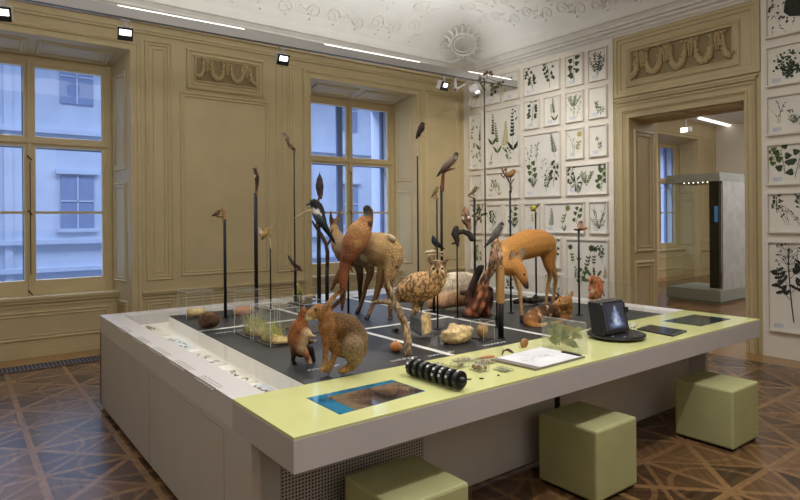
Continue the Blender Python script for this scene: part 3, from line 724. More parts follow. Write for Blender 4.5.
def draw(p, style, a, b, h, rr):
    """one pressed plant of height h rooted at (a, b)"""
    U = rr.uniform
    if style == 'branch':                      # woody twig with rounded leaves
        main = curve(a, b, PI / 2 + U(-.2, .2), h, U(-.5, .5)); p.stem(main, .0035)
        for i in range(2, 9):
            for s in (-1, 1):
                if rr.random() < .85:
                    q = curve(*main[i], PI / 2 + s * U(.5, 1.1), h * U(.08, .22), s * .3, 3); p.stem(q, .002)
                    for _ in range(2): p.leaf(*q[-1], PI / 2 + s * U(-.3, 1.6), h * U(.1, .17), h * U(.04, .065))
    elif style == 'bushy':
        for k in range(5):
            st = curve(a, b, PI / 2 + (k - 2) * .28, h * U(.75, 1), U(-.3, .3)); p.stem(st, .002)
            for i in range(2, 9):
                for s in (-1, 1): p.leaf(*st[i], PI / 2 + (k - 2) * .3 + s * U(.4, 1.3), h * U(.08, .14), h * U(.018, .035))
    elif style == 'tendril':
        for k in range(3):
            st = curve(a + U(-.03, .03), b, PI / 2 + U(-.5, .5), h * U(.7, 1), U(-1, 1), 10); p.stem(st, .0015)
            for i in range(3, 11):
                if rr.random() < .55: p.leaf(*st[i], U(0, 2 * PI), h * U(.05, .1), h * U(.015, .03), 'lance')
    elif style == 'spike':
        st = curve(a, b, PI / 2 + U(-.15, .15), h, U(-.25, .25), 12); p.stem(st, .002)
        for i in range(5, 13):
            for s in (-1, 1): p.leaf(*st[i], PI / 2 + s * U(.4, 1.0), h * .09 * (1.4 - i / 13), h * .028 * (1.4 - i / 13))
        for s in (-1, 1): p.leaf(*st[1], PI / 2 + s * .7, h * .28, h * .04, 'lance')
    elif style == 'heart':
        st = curve(a, b, PI / 2 + U(-.2, .2), h, U(-.6, .6), 6); p.stem(st, .003)
        for i in range(1, 7):
            s = 1 if i % 2 else -1; q = curve(*st[i], PI / 2 + s * .9, h * .12, 0, 2); p.stem(q, .002); p.leaf(*q[-1], PI / 2 + s * U(.6, 1.7), h * U(.2, .28), h * U(.09, .12), 'heart')
    elif style == 'fern':
        st = curve(a, b, PI / 2 + U(-.3, .3), h, U(-.5, .5), 14); p.stem(st, .002)
        for i in range(3, 15):
            for s in (-1, 1): p.leaf(*st[i], PI / 2 + s * 1.0, h * .2 * (1.15 - i / 15), h * .022, 'lance')
    elif style == 'umbel':
        st = curve(a, b, PI / 2 + .12, h, -.1, 10); p.stem(st, .006)
        for i, s in ((3, 1), (4, -1), (5, 1), (6, -1)):
            q = curve(*st[i], PI / 2 + s * .8, h * .26, -s * .3, 5); p.stem(q, .003)
            for e in q[2:]: p.leaf(*e, PI / 2 + s * U(.2, 1.9), h * .09, h * .03, 'lobed'); p.leaf(*e, PI / 2 - s * U(.2, 1.2), h * .08, h * .026, 'lobed')
        for i in (7, 8, 9, 10):
            for k in range(7):
                q = curve(*st[i], PI / 2 + (k - 3) * .42 + U(-.1, .1), h * U(.1, .2), 0, 3); p.stem(q, .0018)
                for _ in range(4): p.leaf(q[-1][0] + U(-.012, .012), q[-1][1] + U(-.012, .012), U(0, 6), .014, .006)
    elif style == 'rosette':
        for k in range(8):
            ang = 2 * PI * k / 8 + U(-.2, .2); L = h * U(.3, .5); q = curve(a, b + h * .5, ang, L, 0, 2); p.stem(q, .002); p.leaf(*q[1], ang, L * .7, L * .16, 'lobed')
    elif style == 'scatter':
        for k in range(26):
            aa, bb = a + U(-.35, .35) * h * .9, b + U(.05, 1) * h; p.leaf(aa, bb, U(0, 6), h * U(.03, .1), h * U(.012, .035), rr.choice(['oval', 'lobed'])); p.stem([(aa, bb), (aa + U(-.03, .03), bb - U(.01, .05))], .0015)
    elif style == 'twiggy':
        for k in range(6):
            st = curve(a, b, PI / 2 + (k - 2.5) * .3, h * U(.6, 1), U(-.4, .4), 6); p.stem(st, .0035)
            for i in range(1, 7): p.stem(curve(*st[i], PI / 2 + (k - 2.5) * .3 + U(-1, 1), h * .16, 0, 2), .003)
    elif style == 'single':
        p.leaf(a, b, PI / 2 + .35, h, h * .4, 'oval')
    elif style == 'dots':
        for k in range(70):
            r = U(0, 1) ** .6 * h * .42; t = U(0, 6.3); p.leaf(a + r * math.cos(t), b + h * .5 + r * math.sin(t), U(0, 6), .026, .011); 
        for k in range(6): p.stem(curve(a, b + h * .1, PI / 2 + U(-.7, .7), h * .8, U(-.6, .6)), .0012)
    elif style == 'flower':
        st = curve(a, b, PI / 2 + U(-.2, .2), h, U(-.4, .4), 6); p.stem(st, .002)
        for k in range(7): p.leaf(*st[-1], 2 * PI * k / 7, h * .16, h * .05)
        for i in (1, 2, 3):
            for s in (-1, 1): p.leaf(*st[i], PI / 2 + s * .8, h * .18, h * .04, 'lance')
seed = [100]
def picture(y0, y1, z0, z1, label, plants, slip='l', group='framed pressed plants on the white wall'):
    seed[0] += 1; rr = random.Random(seed[0])
    t = thing('plant_picture', label, 'picture', (XP - .03, (y0 + y1) / 2, z0), group)
    m = MB(); m.ring((XP, 0, 0), Y3, Z3, -X3, y0, y1, z0, z1, [(0, 0), (0, .055), (.018, .055), (.018, .02)])
    m.build('picture_frame', FRAME, t)
    m = MB(); m.face([(XP - .02, y0 + .01, z0 + .01), (XP - .02, y1 - .01, z0 + .01), (XP - .02, y1 - .01, z1 - .01), (XP - .02, y0 + .01, z1 - .01)]); m.build('herbarium_sheet', PAPER, t)
    w, h = y1 - y0, z1 - z0
    for style, fa, fb, fh, c in plants:       # fractions of the sheet
        p = Plant(y1, z0, XP - .021, w, h); draw(p, style, fa * w, fb * h, fh * h, rr); p.m.build('pressed_plant', GREENS[c], t)
    if slip:
        a = .06 if slip == 'l' else w - .17
        m = MB(); m.face([(XP - .0205, y1 - a, z0 + .045), (XP - .0205, y1 - a - .1, z0 + .045), (XP - .0205, y1 - a - .1, z0 + .095), (XP - .0205, y1 - a, z0 + .095)]); m.build('label_slip', SLIP, t)
    m = MB(); m.face([(XP - .048, y0 + .018, z0 + .018), (XP - .048, y1 - .018, z0 + .018), (XP - .048, y1 - .018, z1 - .018), (XP - .048, y0 + .018, z1 - .018)]); m.build('picture_glass', PGLASS, t)
a_, b_, c_, d_, d2, d3, e_, f_ = (7.58, 7.9), (7.115, 7.5), (6.70, 7.05), (5.86, 6.605), (6.275, 6.605), (5.855, 6.185), (5.425, 5.76), (5.02, 5.345)
R1, R2s, R3, R4, R5 = (3.68, 4.165), (3.125, 3.6), (2.557, 3.03), (1.995, 2.46), (1.41, 1.895)
picture(*a_, *R1, 'small framed plant with dry brown leaves beside the corner, behind the hanging rail', [('branch', .5, .1, .6, 3)])
picture(*b_, *R1, 'small framed plant half hidden by the ivy spray and the rail', [('heart', .5, .2, .5, 0)])
picture(*c_, *R1, 'framed plant crossed by the end of the rail, top row', [('branch', .5, .45, .35, 0)])
picture(*d_, *R1, 'wide framed sheet with two dark leafy twigs in the top row', [('branch', .28, .12, .75, 0), ('branch', .72, .12, .78, 0)])
picture(*e_, *R1, 'framed plant with round dark leaves on a thin stem, top row', [('heart', .5, .2, .66, 0), ('branch', .5, .12, .5, 0)])
picture(*f_, *R1, 'framed dense bushy green sprig, top row beside the doorway', [('bushy', .5, .18, .7, 0)])
picture(*a_, 2.55, 3.58, 'tall narrow framed sheet of small pale leaves at the room corner', [('scatter', .5, .05, .9, 4), ('spike', .75, .3, .5, 0)])
picture(c_[0], b_[1], 2.55, 3.58, 'large framed sheet with several dark flower spikes left of the tall ivy pole', [('spike', .2, .35, .55, 0), ('spike', .36, .2, .55, 1), ('spike', .82, .2, .72, 5), ('fern', .55, .25, .5, 6), ('branch', .7, .05, .25, 1), ('spike', .15, .05, .22, 2), ('tendril', .93, .3, .65, 0)])
picture(*d2, *R2s, 'small framed twig with many dark leaflets, left of the pair in row two', [('branch', .5, .1, .8, 0)])
picture(*d3, *R2s, 'small framed sheet with one curving sprig, right of the pair in row two', [('spike', .65, .1, .8, 1), ('tendril', .4, .4, .5, 2)])
picture(*e_, *R2s, 'framed trailing plant with dark tuft and long curved stems, second row', [('bushy', .45, .45, .45, 1), ('tendril', .6, .1, .7, 2)])
picture(*f_, *R2s, 'framed sheet almost empty, two small dark tufts, light glinting on its glass', [('branch', .45, .25, .25, 0), ('rosette', .65, .1, .3, 0)])
picture(*d_, 1.995, 3.035, 'large framed sheet with leafy green tufts and ring of leaflets', [('heart', .22, .2, .3, 1), ('fern', .85, .6, .36, 0), ('tendril', .35, .55, .38, 4), ('tendril', .12, .5, .4, 0), ('branch', .8, .15, .35, 0), ('branch', .6, .08, .22, 1), ('scatter', .6, .3, .3, 4), ('bushy', .25, .15, .15, 0)])
picture(*e_, *R3, 'framed sheet with pale thin looping stems, third row', [('tendril', .4, .15, .7, 4), ('flower', .65, .2, .6, 6)])
picture(*f_, *R3, 'framed sheet with small dark scraps in the lower half, third row', [('branch', .6, .2, .22, 5), ('rosette', .45, .5, .14, 5)])
picture(*a_, *R4, 'small framed faint sprig above the corner, fourth row', [('tendril', .5, .2, .6, 4)])
picture(c_[0], b_[1], *R4, 'wide framed sheet of faint sprigs behind the perched robin', [('spike', .15, .25, .5, 2), ('spike', .4, .1, .5, 2), ('fern', .75, .2, .6, 4), ('branch', .3, .3, .4, 4)])
picture(f_[0], e_[1], *R4, 'wide framed sheet with three dense green oak-like sprays', [('branch', .12, .2, .7, 0), ('rosette', .22, .15, .55, 0), ('bushy', .5, .3, .5, 1), ('branch', .82, .12, .8, 1), ('heart', .85, .1, .7, 1), ('bushy', .3, .05, .4, 4)])
picture(*a_, 1.38, 1.93, 'framed sheet with dark leafy stem by the corner, fifth row', [('branch', .5, .2, .7, 0)])
picture(*b_, 1.38, 1.9, 'framed slender sprig above the grey perched bird', [('tendril', .5, .25, .6, 1), ('branch', .4, .2, .5, 0)])
picture(*c_, 1.38, 1.9, 'framed sheet with one broad blue green leaf', [('heart', .45, .25, .55, 1), ('bushy', .6, .2, .35, 0)])
picture(*d2, *R5, 'small framed sheet behind the yellow bird', [('flower', .5, .3, .5, 6)])
picture(d3[0] - .43, d3[1], *R5, 'wide framed sheet with pale flower stalk and small green bush, above the deer', [('flower', .45, .25, .6, 2), ('heart', .8, .3, .55, 1), ('fern', .15, .1, .7, 4), ('bushy', .5, .06, .2, 1)])
picture(*f_, *R5, 'framed dark twiggy branch beside the doorway, fifth row', [('twiggy', .5, .15, .75, 0)])
picture(*a_, .72, 1.28, 'low framed green fronds at the corner behind the stump', [('fern', .4, .2, .6, 1), ('branch', .65, .1, .6, 2)])
picture(*b_, .85, 1.28, 'low framed sheet behind the standing falcon', [('branch', .5, .15, .6, 2)])
picture(*c_, .85, 1.28, 'low framed sheet behind the neck of the red deer', [('spike', .5, .15, .7, 2)])
picture(*d3, .85, 1.333, 'small framed sheet with tiny leaves just right of the deer rump', [('branch', .7, .25, .6, 0)])
picture(f_[0], e_[1], .305, 1.324, 'large framed sheet with rows of little flower stalks behind the squirrel', [('flower', .15, .62, .26, 0), ('spike', .3, .65, .25, 0), ('flower', .48, .55, .33, 0), ('flower', .66, .6, .26, 0), ('branch', .85, .68, .2, 0), ('rosette', .68, .2, .4, 1), ('fern', .9, .4, .2, 6), ('heart', .35, .3, .25, 1), ('branch', .25, .35, .2, 4), ('spike', .9, .08, .25, 0)])
picture(c_[0], b_[1], .231, .75, 'lowest wide framed sheet, seen between the log and the deer legs', [('spike', .3, .2, .6, 2), ('branch', .7, .2, .6, 0)])
picture(*d3, .231, .75, 'lowest small framed sheet, seen behind the deer hind legs', [('bushy', .5, .2, .5, 4)])
r_ = (2.05, 2.91)
picture(*r_, 3.73, 4.24, 'framed scraps with one large dark oval leaf, topmost right of the doorway', [('scatter', .2, .1, .85, 5), ('single', .42, .35, .55, 5)], None)
picture(*r_, 3.16, 3.63, 'framed cloud of tiny dark leaflets right of the doorway', [('dots', .28, .12, .8, 0), ('dots', .3, .1, .5, 0)])
picture(*r_, 2.59, 3.055, 'framed sheet with few thin grey twigs right of the doorway', [('tendril', .16, .3, .6, 4), ('tendril', .38, .2, .6, 5), ('twiggy', .33, .25, .25, 4)])
picture(*r_, 2.01, 2.49, 'framed spray of big pointed green leaves right of the doorway', [('heart', .22, .25, .6, 0), ('heart', .12, .4, .45, 1), ('heart', .34, .15, .65, 0)])
picture(*r_, 1.453, 1.925, 'framed creeping plant with curling stem and small leaves right of the doorway', [('branch', .12, .5, .4, 0), ('tendril', .24, .2, .7, 0), ('tendril', .4, .2, .6, 5), ('branch', .4, .5, .4, 0)], None)
picture(*r_, .308, 1.36, 'tall framed dark cow parsley plant, lowest right of the doorway', [('umbel', .31, .12, .78, 5)])
# ================================================================== THE MOUNTED ANIMALS
FUR = fur('animal_fur', .85, 120, (1, 1, 1), .45, .8, spk=(120, 120, 90)); FEATHER = fur('feathers', .7, 100, (1, 1, 1), .5, .4, spk=(120, 120, 80)); BARK = fur('bark', .85, 60, (1, 1, .35), .45, .8)
EYEM = mat('eye_black', (14, 11, 9), .12, .02); BEAK = mat('beak_dark', (52, 46, 40), .4); BEAKY = mat('beak_pale', (150, 130, 90), .4); LEGM = mat('bird_leg', (96, 76, 52), .6)
POLE = mat('pole_black', (17, 19, 20), .5, .1, 8, spec=.3); HOOF = mat('hoof_dark', (38, 30, 26), .5); WOODP = mat('perch_wood', (150, 118, 80), .8, .3, 14, bump=.4, bscale=40)
WOODD = mat('perch_wood_dark', (84, 58, 40), .8, .3, 14, bump=.4, bscale=40); PALEW = mat('perch_pale', (205, 184, 146), .8, .2, 14)
def eye(parent, p, r): m = MB(); m.ell(p, r, None, 8, 6); return m.build('eye', EYEM, parent, smooth=True)
def beast(name, label, cat, base, t, chains, vox, m=None, patches=(), post=None, eyes=(), er=.9, extra=(), smooth=4, group=None, speck=None):
    r = thing(name, label, cat, base, group)
    pc = [(W(u, v, t + dt), rad * t / FPX, c) for u, v, dt, rad, c in patches]
    b = body('body', [px(c, t) for c in chains], m or FUR, r, vox, smooth, pc, post, speck)
    for u, v, dt in eyes: eye(r, W(u, v, t + dt), er * t / FPX)
    for nm, mt, pts in extra:
        q = MB(); q.tube([W(u, v, t + dt) for u, v, dt, rad in pts], [rad * t / FPX for *_, rad in pts], 8, round_ends=True); q.build(nm, mt, r, smooth=True, floor=TOP + .0005)
    return r
def mottle(freq, lo, hi, amt=1., thr=0.):
    def f(p, c, n):
        k = noise.noise(V(p) * freq); k = max(0, min(1, (k - thr) * 3 + .5)) * amt
        return [a * (1 - k) + a * (lo if k > 0 else 1) * k if hi is None else a * (lo * (1 - k) + hi * k) for a in c]
    return f
# ---- hare
br, dk, gy, pl, cr = (150, 104, 60), (92, 66, 42), (142, 118, 88), (192, 152, 100), (222, 208, 178)
t = 3.19
beast('brown_hare', 'big brown hare sitting upright at the near edge of the dark plinth, ears laid back', 'hare', on_z(338, 368, TOP), t, [
    [(357, 350, .05, 10.5, gy), (355, 338, .03, 13.5, gy), (347, 328, .01, 14, dk), (337, 323.5, -.01, 11.5, br), (328, 319, -.04, 8.4, br), (322, 315, -.05, 6.6, br)],
    [(325, 313, -.045, 5.8, br), (319, 311.3, -.055, 7.9, br), (312.5, 314.2, -.065, 6.2, pl), (308.3, 317, -.07, 4.3, pl)],
    [(328, 327, -.045, 10.4, br), (329, 335, -.045, 8.6, br), (331.5, 342, -.03, 6.4, br)],
    [(348, 347, .02, 12, br), (339, 345, -.0, 11, br)],
    [(326, 338, -.07, 4.6, br), (325.5, 352, -.07, 3.1, br), (325, 365, -.06, 2.9, pl), (321.5, 370, -.065, 2.9, pl)],
    [(335, 340, -.03, 4.6, br), (334.5, 354, -.035, 3.1, br), (331, 366, -.04, 2.9, pl), (327.5, 371, -.045, 3, pl)],
    [(352.5, 347, -.06, 12.4, gy), (354.5, 357, -.05, 9.4, gy), (352, 365, -.03, 5, br), (346, 369.5, -.04, 3.9, pl), (341.5, 370.5, -.05, 3.6, pl)],
    [(325.5, 308, -.07, 2.6, br), (331, 300.5, -.065, 2.8, pl), (337, 293.5, -.06, 2.3, br), (343, 288, -.06, 1.2, (40, 30, 24))],
    [(330, 309, -.02, 2.4, dk), (337, 303, -.02, 2.5, dk), (342.5, 297, -.02, 2., (60, 46, 34)), (344.5, 291, -.02, 1.2, (40, 30, 24))],
], .0085, patches=[(345, 352, -.03, 4, cr), (309, 319.5, -.09, 3, cr), (343, 314, -.05, 9, (112, 84, 52)), (352, 320, 0, 8, (112, 86, 56)), (316, 309.5, -.11, 2.2, (206, 178, 128)), (333.5, 297.5, -.09, 2.4, (214, 178, 140))],
    speck=.5, eyes=[(316, 309.5, -.102)], er=1.35, smooth=2,
    extra=[('nose', mat('nose_pink', (120, 84, 70), .5), [(304.8, 315.5, -.075, 1.1), (305.2, 317, -.075, .8)])])
# ---- small rearing mammal beside the hare
rb, bk, cm = (156, 98, 54), (34, 26, 22), (212, 186, 144); t = 3.4
beast('rearing_hamster', 'small reddish brown mammal with cream flashes and black belly rearing up beside the hare', 'hamster', on_z(303, 362, TOP), t, [
    [(301, 350, .0, 7.5, bk), (297, 340, 0, 9.6, rb), (299, 328, 0, 9, rb), (303, 319, 0, 5.6, rb), (303.5, 311, -.01, 3.6, rb), (302.5, 308, -.015, 2, rb)],
    [(303, 344, -.02, 6, cm), (306, 334, -.02, 6, cm)],
    [(303, 331, -.03, 3, cm), (309, 335, -.04, 2.2, cm), (315, 336, -.04, 1.8, cm)],
    [(304, 338, -.02, 3, rb), (310, 342, -.01, 2, bk), (315.5, 341, -.01, 1.6, cm)],
    [(301, 348, -.03, 5.6, cm), (306, 354, -.04, 3.4, rb), (308, 361, -.03, 2.6, rb), (310.5, 362.5, -.045, 1.9, cm)],
    [(294, 349, .02, 4, rb), (293.5, 357, .02, 2.5, bk), (293, 362, .01, 2, bk), (296, 363, 0, 1.7, bk)],
    [(310, 349, .03, 4, bk), (313, 356, .03, 2.4, bk), (314, 361, .02, 2, bk)],
    [(299.5, 315, .01, 2, (120, 70, 50)), (298.5, 312, .01, 1.2, (140, 96, 80))],
], .0085, patches=[(308, 345, -.01, 5, bk), (304, 324, -.05, 2.4, cm), (298, 333, -.06, 3, (120, 76, 46)), (300, 339, -.07, 2, cm)], speck=.35, eyes=[(305, 313.5, -.035)], er=.8, smooth=2)
# ---- curled up hedgehog-like ball
t = 4.5; r = thing('curled_hedgehog', 'dark brown furry animal curled into a ball at far left of the plinth', 'hedgehog', on_z(209, 328, TOP))
hb = (92, 66, 48)
bo = body('body', [px([(205.5, 321, .02, 7.4, hb), (211.5, 320, 0, 8.2, hb)], t), px([(206, 325, -.05, 4, (70, 42, 28)), (203, 326, -.07, 2.6, (60, 36, 26))], t)], FUR, r, .009, 3, [(W(208, 313, t), 5 * t / FPX, (150, 112, 76)), (W(207, 327, t - .06), 5 * t / FPX, (58, 34, 26))])
m = MB(); rr = random.Random(2); cc = W(208.5, 320.5, t)
for i in range(420):
    d = V((rr.gauss(0, 1), rr.gauss(0, 1), abs(rr.gauss(0, 1)) * .8)).normalized(); q = cc + d * .055; m.tube([q, q + (d + V((rr.uniform(-.3, .3), 0, rr.uniform(-.3, .3)))) * .022], [.0016, .0004], 3)
sp = m.build('bristles', mat('bristle', (118, 90, 66), .8, .3, 40), r); sp['kind'] = 'stuff'
# ---- spotted deer, seen from behind
tn_, gb, lg, dkb, cr2 = (192, 156, 104), (146, 122, 92), (140, 106, 70), (74, 56, 42), (216, 198, 160)
t = 5.0
def rump_speck(p, n):                     # p runs from the hooves (z = 0) up; the rump is the right hand, near end
    k = p.dot(RGT); return max(.12, min(.85, (k - .02) * 6)) * (1 if p.z > .22 else .4)
beast('spotted_deer', 'grey brown deer with mottled tan rump, seen from behind, head behind the pheasant', 'deer', on_z(375, 316, TOP), t, [
    [(391, 253, -.1, 13, tn_), (384, 249.5, -.04, 17, tn_), (371, 249.5, .08, 17.5, gb), (358, 250, .2, 17, gb), (348, 250, .3, 15, gb), (342, 246, .36, 11, gb), (337, 238, .4, 7.4, (168, 134, 92)), (334, 232, .42, 5.6, (176, 140, 94))],
    [(334, 229, .42, 4.6, (180, 140, 94)), (333, 233, .5, 4, (178, 142, 98)), (332, 238, .58, 2.6, (90, 70, 56))],
    [(331.8, 226, .42, 2, dkb), (331, 219, .42, 2.2, dkb), (330.8, 210.5, .42, .9, dkb)],
    [(335.5, 226, .43, 2, lg), (337.5, 219, .43, 2.3, (140, 112, 84)), (340, 211.5, .43, .9, dkb)],
    [(393, 258, -.12, 11, tn_), (391, 272, -.14, 7.2, tn_), (388.5, 285, -.15, 4.6, lg), (390.5, 296, -.1, 3.2, lg), (390, 306, -.13, 2.6, lg), (390.5, 317, -.1, 2.4, lg)],
    [(386, 260, -.02, 9, tn_), (382, 273, -.04, 5.6, lg), (378, 289, -.06, 3.6, lg), (375, 299, -.05, 2.9, lg), (371, 309, -.06, 2.4, lg), (368, 316.5, -.08, 2.4, lg)],
    [(366, 260, .1, 7, gb), (370.5, 272, .1, 4.2, lg), (366, 286, .12, 2.8, lg), (362.5, 300, .16, 2.3, lg), (359, 309.5, .2, 2.4, lg)],
    [(357, 260, .22, 7, gb), (360, 273, .26, 3.8, dkb), (360, 290, .3, 2.5, dkb), (361, 304, .34, 2.4, dkb)],
    [(394, 239, -.17, 3, cr2), (390, 236.5, -.14, 3, cr2), (386, 235, -.1, 2, cr2)],
], .0135, patches=[(364, 258, -.04, 5, cr2), (372, 266, .0, 4.5, cr2), (386, 268, -.1, 3.4, cr2), (398, 268, -.2, 3, (60, 46, 36))], speck=rump_speck, smooth=4,  # dark last patch: tail shadow painted into the fur colour
    extra=[('hoof', HOOF, [(368, 316, -.08, 2.5), (366.5, 318.5, -.1, 2.5)]), ('hoof', HOOF, [(359, 309, .2, 2.5), (357.2, 312.5, .18, 2.4)]), ('hoof', HOOF, [(361, 303.5, .34, 2.4), (360, 307, .32, 2.3)]), ('hoof', HOOF, [(390.5, 317, -.1, 2.4), (390, 320, -.12, 2.5)])])
# ---- red roe deer
og, ot, ol, ob = (186, 130, 66), (168, 112, 56), (184, 142, 92), (208, 168, 110); t = 4.8
beast('red_roe_deer', 'orange red deer standing with lowered head before the framed plants', 'deer', on_z(524, 316, TOP), t, [
    [(546, 243.5, .42, 10.5, og), (538, 243, .34, 14, og), (527, 244.5, .2, 15, og), (514, 249, .05, 13, og), (505, 254, -.06, 11, og), (503, 262, -.14, 9.5, og), (508, 268, -.22, 8, og), (514, 268, -.28, 7.4, og)],
    [(515, 265, -.27, 7, og), (520, 271, -.33, 6.6, ot), (523.5, 279, -.38, 4.6, ot), (526, 285, -.4, 3.4, (60, 44, 36)), (527, 287.5, -.4, 2.6, (34, 28, 26))],
    [(513.5, 262, -.27, 2.6, ot), (512, 256, -.26, 3.7, (128, 112, 98)), (511.3, 250.5, -.26, 1.2, (90, 70, 56))],
    [(520, 261, -.26, 2.6, ot), (522, 253.5, -.25, 3.9, (134, 118, 104)), (523, 246, -.25, 1.2, (90, 70, 56))],
    [(502, 262, -.03, 8, og), (500, 276, .0, 4, ol), (498.5, 292, .03, 2.4, ol), (498, 304, .04, 2.4, ol), (497, 317, .04, 2.3, ol)],
    [(512, 262, -.0, 8, og), (517, 278, -.03, 3.8, ol), (520, 292, -.06, 2.5, ol), (521, 304, -.08, 2.1, ol), (522.2, 317, -.09, 2.4, ol)],
    [(546, 250, .42, 8.6, og), (547.5, 263, .42, 4.8, og), (550, 274, .48, 2.9, ol), (548, 285, .52, 2.3, ol), (546.5, 297, .52, 2, ol), (546, 306, .52, 2.1, ol)],
    [(550, 250, .55, 7, og), (552, 266, .58, 3.8, og), (555.5, 278, .64, 2.7, ob), (554.5, 290, .68, 2.1, ol), (553, 303, .68, 2, ol)],
], .0145, patches=[(543, 258, .25, 5, (150, 100, 56)), (532, 228, .2, 8, (184, 122, 52)), (521, 276, -.45, 2.2, (232, 200, 150)), (551, 251, .3, 4, ob), (503, 252, -.12, 6, (206, 150, 84))], speck=.0, eyes=[(524.3, 274.5, -.4)], er=1.0, smooth=4,
    extra=[('hoof', HOOF, [(522.2, 316.5, -.09, 2.4), (522.3, 321, -.1, 2.5)]), ('hoof', HOOF, [(497, 316.5, .04, 2.3), (496.5, 319.5, .03, 2.3)]), ('hoof', HOOF, [(546, 305, .52, 2.2), (545.5, 308, .5, 2.2)]), ('hoof', HOOF, [(553, 302, .68, 2.2), (552.5, 305.5, .67, 2.2)])])
# ---- resting fawn
fw, fd = (150, 102, 60), (78, 54, 40); t = 4.6
def fawn_spots(p, c, n):
    k = noise.noise(V(p) * 42 + V((3, 1, 2))); f = max(0, min(1, (k - .3) * 7)) if p.z > .06 else 0
    return [a * (1 - f) + b * f for a, b in zip(c, (226, 190, 140))]
beast('resting_fawn', 'spotted brown fawn lying down behind the upright leaf block, ears raised', 'fawn', on_z(548, 327, TOP), t, [
    [(532, 320, -.02, 9, fw), (540, 315, .03, 9.5, fd), (551, 312.5, .08, 9, fd), (561, 313, .08, 8.6, fw), (566, 309, .02, 7, fw), (566.5, 303, -.03, 5.8, fw)],
    [(567, 301, -.03, 5.6, fw), (562, 302, -.08, 5, fw), (557, 303.5, -.12, 3.4, (190, 140, 90)), (554, 304, -.13, 2.3, (150, 110, 76))],
    [(561, 298, -.05, 1.6, fd), (558, 295, -.05, 1.9, fd), (556.5, 292.5, -.05, .9, fd)],
    [(569, 298, -.02, 1.8, fw), (571.5, 294, 0, 2.3, (150, 120, 92)), (572.5, 290.5, 0, 1, fd)],
    [(531, 322, -.06, 8, fw), (535, 327, -.1, 4.6, fw), (541, 326, -.12, 3, (206, 160, 108)), (546, 324, -.12, 2.2, (206, 160, 108))],
    [(566, 316, .02, 6, fw), (560, 322, -.06, 3, fw), (552, 324, -.1, 2.2, (196, 150, 100))],
], .0115, patches=[(530, 325, -.1, 5, (198, 136, 74)), (545, 306, 0, 5, (60, 40, 30))], post=fawn_spots, eyes=[(559.5, 300.5, -.135)], er=.9, smooth=3)
# ---- red squirrel on a stump
sq = (178, 114, 74); t = 5.4
STUMPP = on_z(595, 309, TOP); t = 5.35
r = thing('pale_stump', 'small pale log upright under the red squirrel', 'log', STUMPP); m = MB(); m.tube([W(594.5, 308, t + .02), W(594.5, 298, t + .02)], [6 * t / FPX, 5 * t / FPX], 12); m.build('log_body', PALEW, r, smooth=False)
beast('red_squirrel', 'red squirrel sitting up on a pale stump behind the black monitor', 'squirrel', W(595, 298, t), t, [
    [(594.5, 295, 0, 5, sq), (593.5, 288, -.01, 4.8, sq), (593.5, 282, -.02, 4, sq), (592.5, 279, -.03, 3.4, sq), (590, 280, -.05, 2, sq)],
    [(599, 297, .04, 2.4, sq), (600, 290, .05, 3.2, (184, 112, 74)), (599.5, 283, .05, 3.4, (184, 112, 74)), (597, 278, .04, 2.6, (206, 140, 98))],
    [(592, 287, -.04, 2, sq), (589, 289, -.06, 1.3, sq)], [(592, 294, -.04, 3, sq), (589.5, 297.5, -.06, 1.7, sq)],
    [(594, 277.5, -.02, 1.2, sq), (594.5, 274.5, -.02, .6, (110, 56, 34))], [(591.8, 277, -.03, 1.1, sq), (591.8, 274.3, -.03, .6, (110, 56, 34))],
], .010, patches=[(591.5, 290, -.05, 2.4, (224, 196, 160))], post=mottle(30, .85, 1.15), eyes=[(591.3, 279.3, -.062)], er=.7, smooth=2)
# ================================================================== BIRDS
def bird(label, t, spine, vox=None, beak=None, beakm=None, patches=(), post=None, legs=(), eyes=(), er=.6, name='mounted_bird', wing=(), cat='bird', group=None, tufts=(), speck=.15):
    """spine: (u, v, depth, radius px, colour) from the crown to the tip of the tail"""
    base = W(spine[len(spine) // 2][0], spine[len(spine) // 2][1] + spine[len(spine) // 2][3], t)
    r = thing(name, label, cat, base, group)
    body('body', [px(spine, t)] + [px(c, t) for c in tufts], FEATHER, r, vox or .0062, 2, [(W(u, v, t + dt), rad * t / FPX, c) for u, v, dt, rad, c in patches], post, speck)
    for w in wing:                             # folded wings lie along the flank
        body('wing', [px(w, t)], FEATHER, r, vox or .0062, 1, (), post, speck)
    if beak:
        m = MB(); k = [W(u, v, t + d) for u, v, d, _ in beak]; m.tube(k, [q * t / FPX for *_, q in beak], 6, round_ends=True); m.build('beak', beakm or BEAK, r, smooth=True)
    for lp in legs:
        m = MB(); m.tube([W(u, v, t + d) for u, v, d in lp], .75 * t / FPX * (.7 if len(spine) < 6 else 1), 6); m.build('leg', LEGM, r, smooth=True)
    for u, v, d in eyes: eye(r, W(u, v, t + d), er * t / FPX)
    return r
